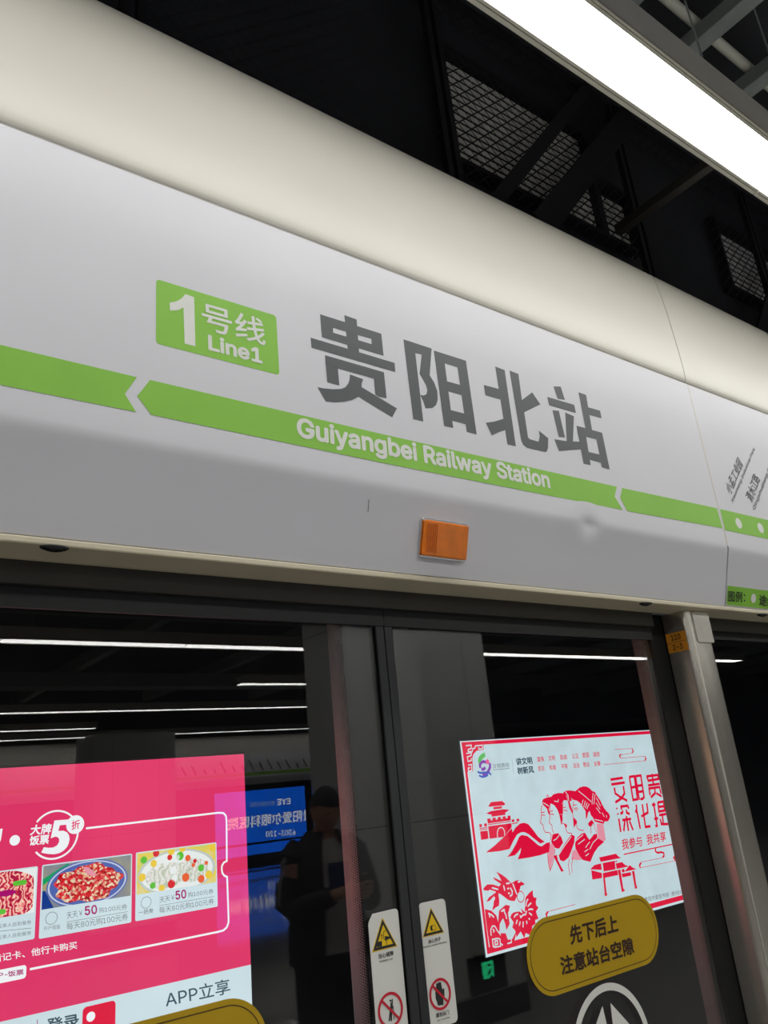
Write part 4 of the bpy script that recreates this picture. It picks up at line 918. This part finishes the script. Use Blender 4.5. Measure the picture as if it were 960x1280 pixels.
for sg in (-1, 1):
    sh = ad(sg*.165, -.01, 1.375, .062, cl); el = ad(sg*.245, .03, 1.13, .045, sh); wr = ad(sg*.085, .27, 1.185, .028, el); pm = ad(sg*.050, .335, 1.205, .032, wr, .02)
    for k, L in enumerate((.068, .076, .072, .056)):
        b0 = ad(sg*(.035-.004*k), .375-.008*k, 1.225-.022*k, .0095, pm); b1 = ad(sg*(.004), .392-.008*k, 1.23-.022*k, .0085, b0); ad(sg*(-.016)*L/.07, .375-.008*k, 1.232-.022*k, .0075, b1)
    tb = ad(sg*.045, .325, 1.245, .010, pm); ad(sg*.022, .335, 1.268, .0085, tb)
    hp_ = ad(sg*.095, 0, .86, .095, pel); kn = ad(sg*.115, .02, .48, .062, hp_); an = ad(sg*.125, -.01, .09, .042, kn); ad(sg*.14, .13, .05, .038, an)
bv, bf = skin_mesh(vs, es)
mb = MB(); mb.v = bv; mb.f = bf
# head, bowed towards the phone
def head_pt(u, v):            # u around (0 = face), v from crown to chin
    x = math.sin(u)*math.sin(v); y = math.cos(u)*math.sin(v); z = math.cos(v)
    rx, ry, rz = .076, .098, .122
    jaw = 1-.26*max(0, -z)**1.2
    p = Vector((x*rx*jaw, y*ry*(1-.12*max(0, -z)), z*rz))
    if y > .3:
        p.y += .020*math.exp(-((p.x/.013)**2))*math.exp(-(((p.z+.022)/.020)**2))      # nose
        p.y += .008*math.exp(-((p.x/.010)**2))*math.exp(-(((p.z-.005)/.022)**2))
        p.y += .006*math.exp(-((p.x/.026)**2))*math.exp(-(((p.z+.062)/.010)**2))      # lips
        for s_ in (-1, 1): p.y -= .008*math.exp(-(((p.x-s_*.031)/.014)**2))*math.exp(-(((p.z-.010)/.010)**2))
        p.y += .008*math.exp(-((p.x/.03)**2))*math.exp(-(((p.z+.105)/.02)**2))
    return p
HM = Matrix.Translation(Vector(V(0, .045, 1.575))) @ Matrix.Rotation(math.radians(-20), 4, 'X')
nu, nv = 40, 32
rings = [[HM @ head_pt(2*math.pi*i/nu, .02+(math.pi-.04)*j/nv) for i in range(nu)] for j in range(nv+1)]
mb.loft(rings)
for sg in (-1, 1):
    rings = []
    for j in range(9):
        v = math.pi*j/8
        rings.append([HM @ Vector((sg*(.076+.010*math.cos(u)*math.sin(v)), -.004+.018*math.sin(u)*math.sin(v), .0+.031*math.cos(v))) for u in [2*math.pi*i/12 for i in range(12)]])
    mb.loft(rings)
body = mb.build('body', m_skin, pr, smooth=True)
a = MB()
for sg in (-1, 1):
    rings = [[HM @ Vector((sg*.031+.013*math.sin(v)*math.cos(u), .078+.008*math.sin(v)*math.sin(u), .010+.0055*math.cos(v))) for u in [2*math.pi*i/12 for i in range(12)]] for v in [math.pi*j/6 for j in range(7)]]
    a.loft(rings)
a.build('eyes', m_hair, body)
rings = []
for j in range(17):
    v = .02+1.72*j/16
    rings.append([HM @ (Vector((math.sin(u)*math.sin(vv)*.0825, math.cos(u)*math.sin(vv)*.102-.004, math.cos(vv)*.128))) for u in [2*math.pi*i/nu for i in range(nu)] for vv in [v*(.70 if math.cos(u) > .35 else (.70+.30*min(1, (.35-math.cos(u))/.5)))]])
MB().loft(rings, caps=False).build('hair', m_hair, pr, smooth=True)
def ell(z, rx, ry, cy=0, a0=0, a1=360, n=32, cx=0):
    full = (a1-a0) >= 360
    return [V(cx+rx*math.cos(math.radians(t)), cy+ry*math.sin(math.radians(t)), z) for t in [a0+(a1-a0)*k/(n if full else n-1) for k in range(n)]]
MB().loft([ell(.90, .185, .135, .005), ell(1.0, .18, .13, .01), ell(1.12, .175, .128, .012), ell(1.26, .19, .132, .005), ell(1.36, .17, .112, 0), ell(1.41, .10, .082, 0), ell(1.435, .072, .066, .005)], caps=False).build('tshirt', m_tee, pr, smooth=True)
a = MB(); 
grid = []
for j in range(7):
    z = 1.17+.15*j/6; grid.append([V(.13*(i/8-.5), .012+.134*math.sqrt(max(.05, 1-(.13*(i/8-.5)/.182)**2))+.003, z) for i in range(9)])
a.loft(grid, close=False); a.build('tshirt_print', m_teeprint, pr, smooth=True)
jk = MB().loft([ell(.86, .215, .165, 0, 122, 418), ell(.98, .21, .162, 0, 120, 420), ell(1.12, .205, .155, .0, 118, 422), ell(1.26, .215, .155, -.005, 116, 424), ell(1.37, .195, .132, -.01, 114, 426), ell(1.42, .135, .10, -.01, 114, 426), ell(1.47, .085, .078, -.005, 114, 426)], close=False).build('jacket', m_jacket, pr, smooth=True)
md = jk.modifiers.new('thick', 'SOLIDIFY'); md.thickness = .008; md.offset = 1
for sg in (-1, 1):
    P = [Vector(V(sg*.14, -.01, 1.385)), Vector(V(sg*.195, -.005, 1.345)), Vector(V(sg*.222, .01, 1.24)), Vector(V(sg*.247, .03, 1.145)), Vector(V(sg*.232, .06, 1.115)), Vector(V(sg*.175, .15, 1.145)), Vector(V(sg*.11, .24, 1.178))]
    sl = MB().tube(P, [.078, .080, .072, .066, .064, .056, .044], 16).build('sleeve', m_jacket, pr, smooth=True)
    a = MB(); Q = [p+Vector((sg*.02, .012, .01))+Vector((sg*.052, .03, .012)) for p in P[1:4]]
    a.tube([Vector(V(sg*.19, .0, 1.418)), Vector(V(sg*.262, .02, 1.34)), Vector(V(sg*.292, .03, 1.24)), Vector(V(sg*.308, .045, 1.15))], [.012, .014, .014, .012], 8); a.build('sleeve_stripe', m_stripe, sl, smooth=True)
tr = [ell(.98, .178, .128, 0), ell(.90, .185, .135, 0), ell(.82, .19, .135, 0)]
a = MB().loft(tr, caps=False)
for sg in (-1, 1): a.loft([ell(z, rx, ry, cy, cx=sg*cx) for z, rx, ry, cx, cy in ((.86, .105, .125, .088, 0), (.70, .098, .108, .10, .008), (.48, .08, .085, .115, .02), (.25, .07, .075, .122, .008), (.07, .066, .07, .125, 0))], caps=False)
a.build('trousers', m_trouser, pr, smooth=True)
for sg in (-1, 1):
    MB().loft([[V(sg*.135+w_*math.cos(t), .055+l_*math.sin(t), z) for t in [2*math.pi*k/24 for k in range(24)]] for z, w_, l_ in ((.001, .046, .135), (.03, .05, .138), (.06, .046, .125), (.085, .034, .09), (.10, .02, .05))]).build('shoe', m_shoe, pr, smooth=True)
t = thing('mobile_phone', V(0, .36, 1.20), 'dark mobile phone held in both hands of the person', 'phone')
PM = Matrix.Translation(Vector(V(0, .352, 1.205))) @ Matrix.Rotation(math.radians(-38), 4, 'X')
def pbox(x, y, z, dx, dy, dz):
    m = MB().box((x-dx, y-dy, z-dz), (x+dx, y+dy, z+dz)); m.v = [tuple(PM @ Vector(p)) for p in m.v]; return m
pbox(0, 0, 0, .036, .004, .076).build('phone_case', m_phone, t, bevel=.003)
pbox(0, -.0047, 0, .033, .0004, .071).build('phone_screen', glow('screen_glow', (120, 130, 150), .6), t)
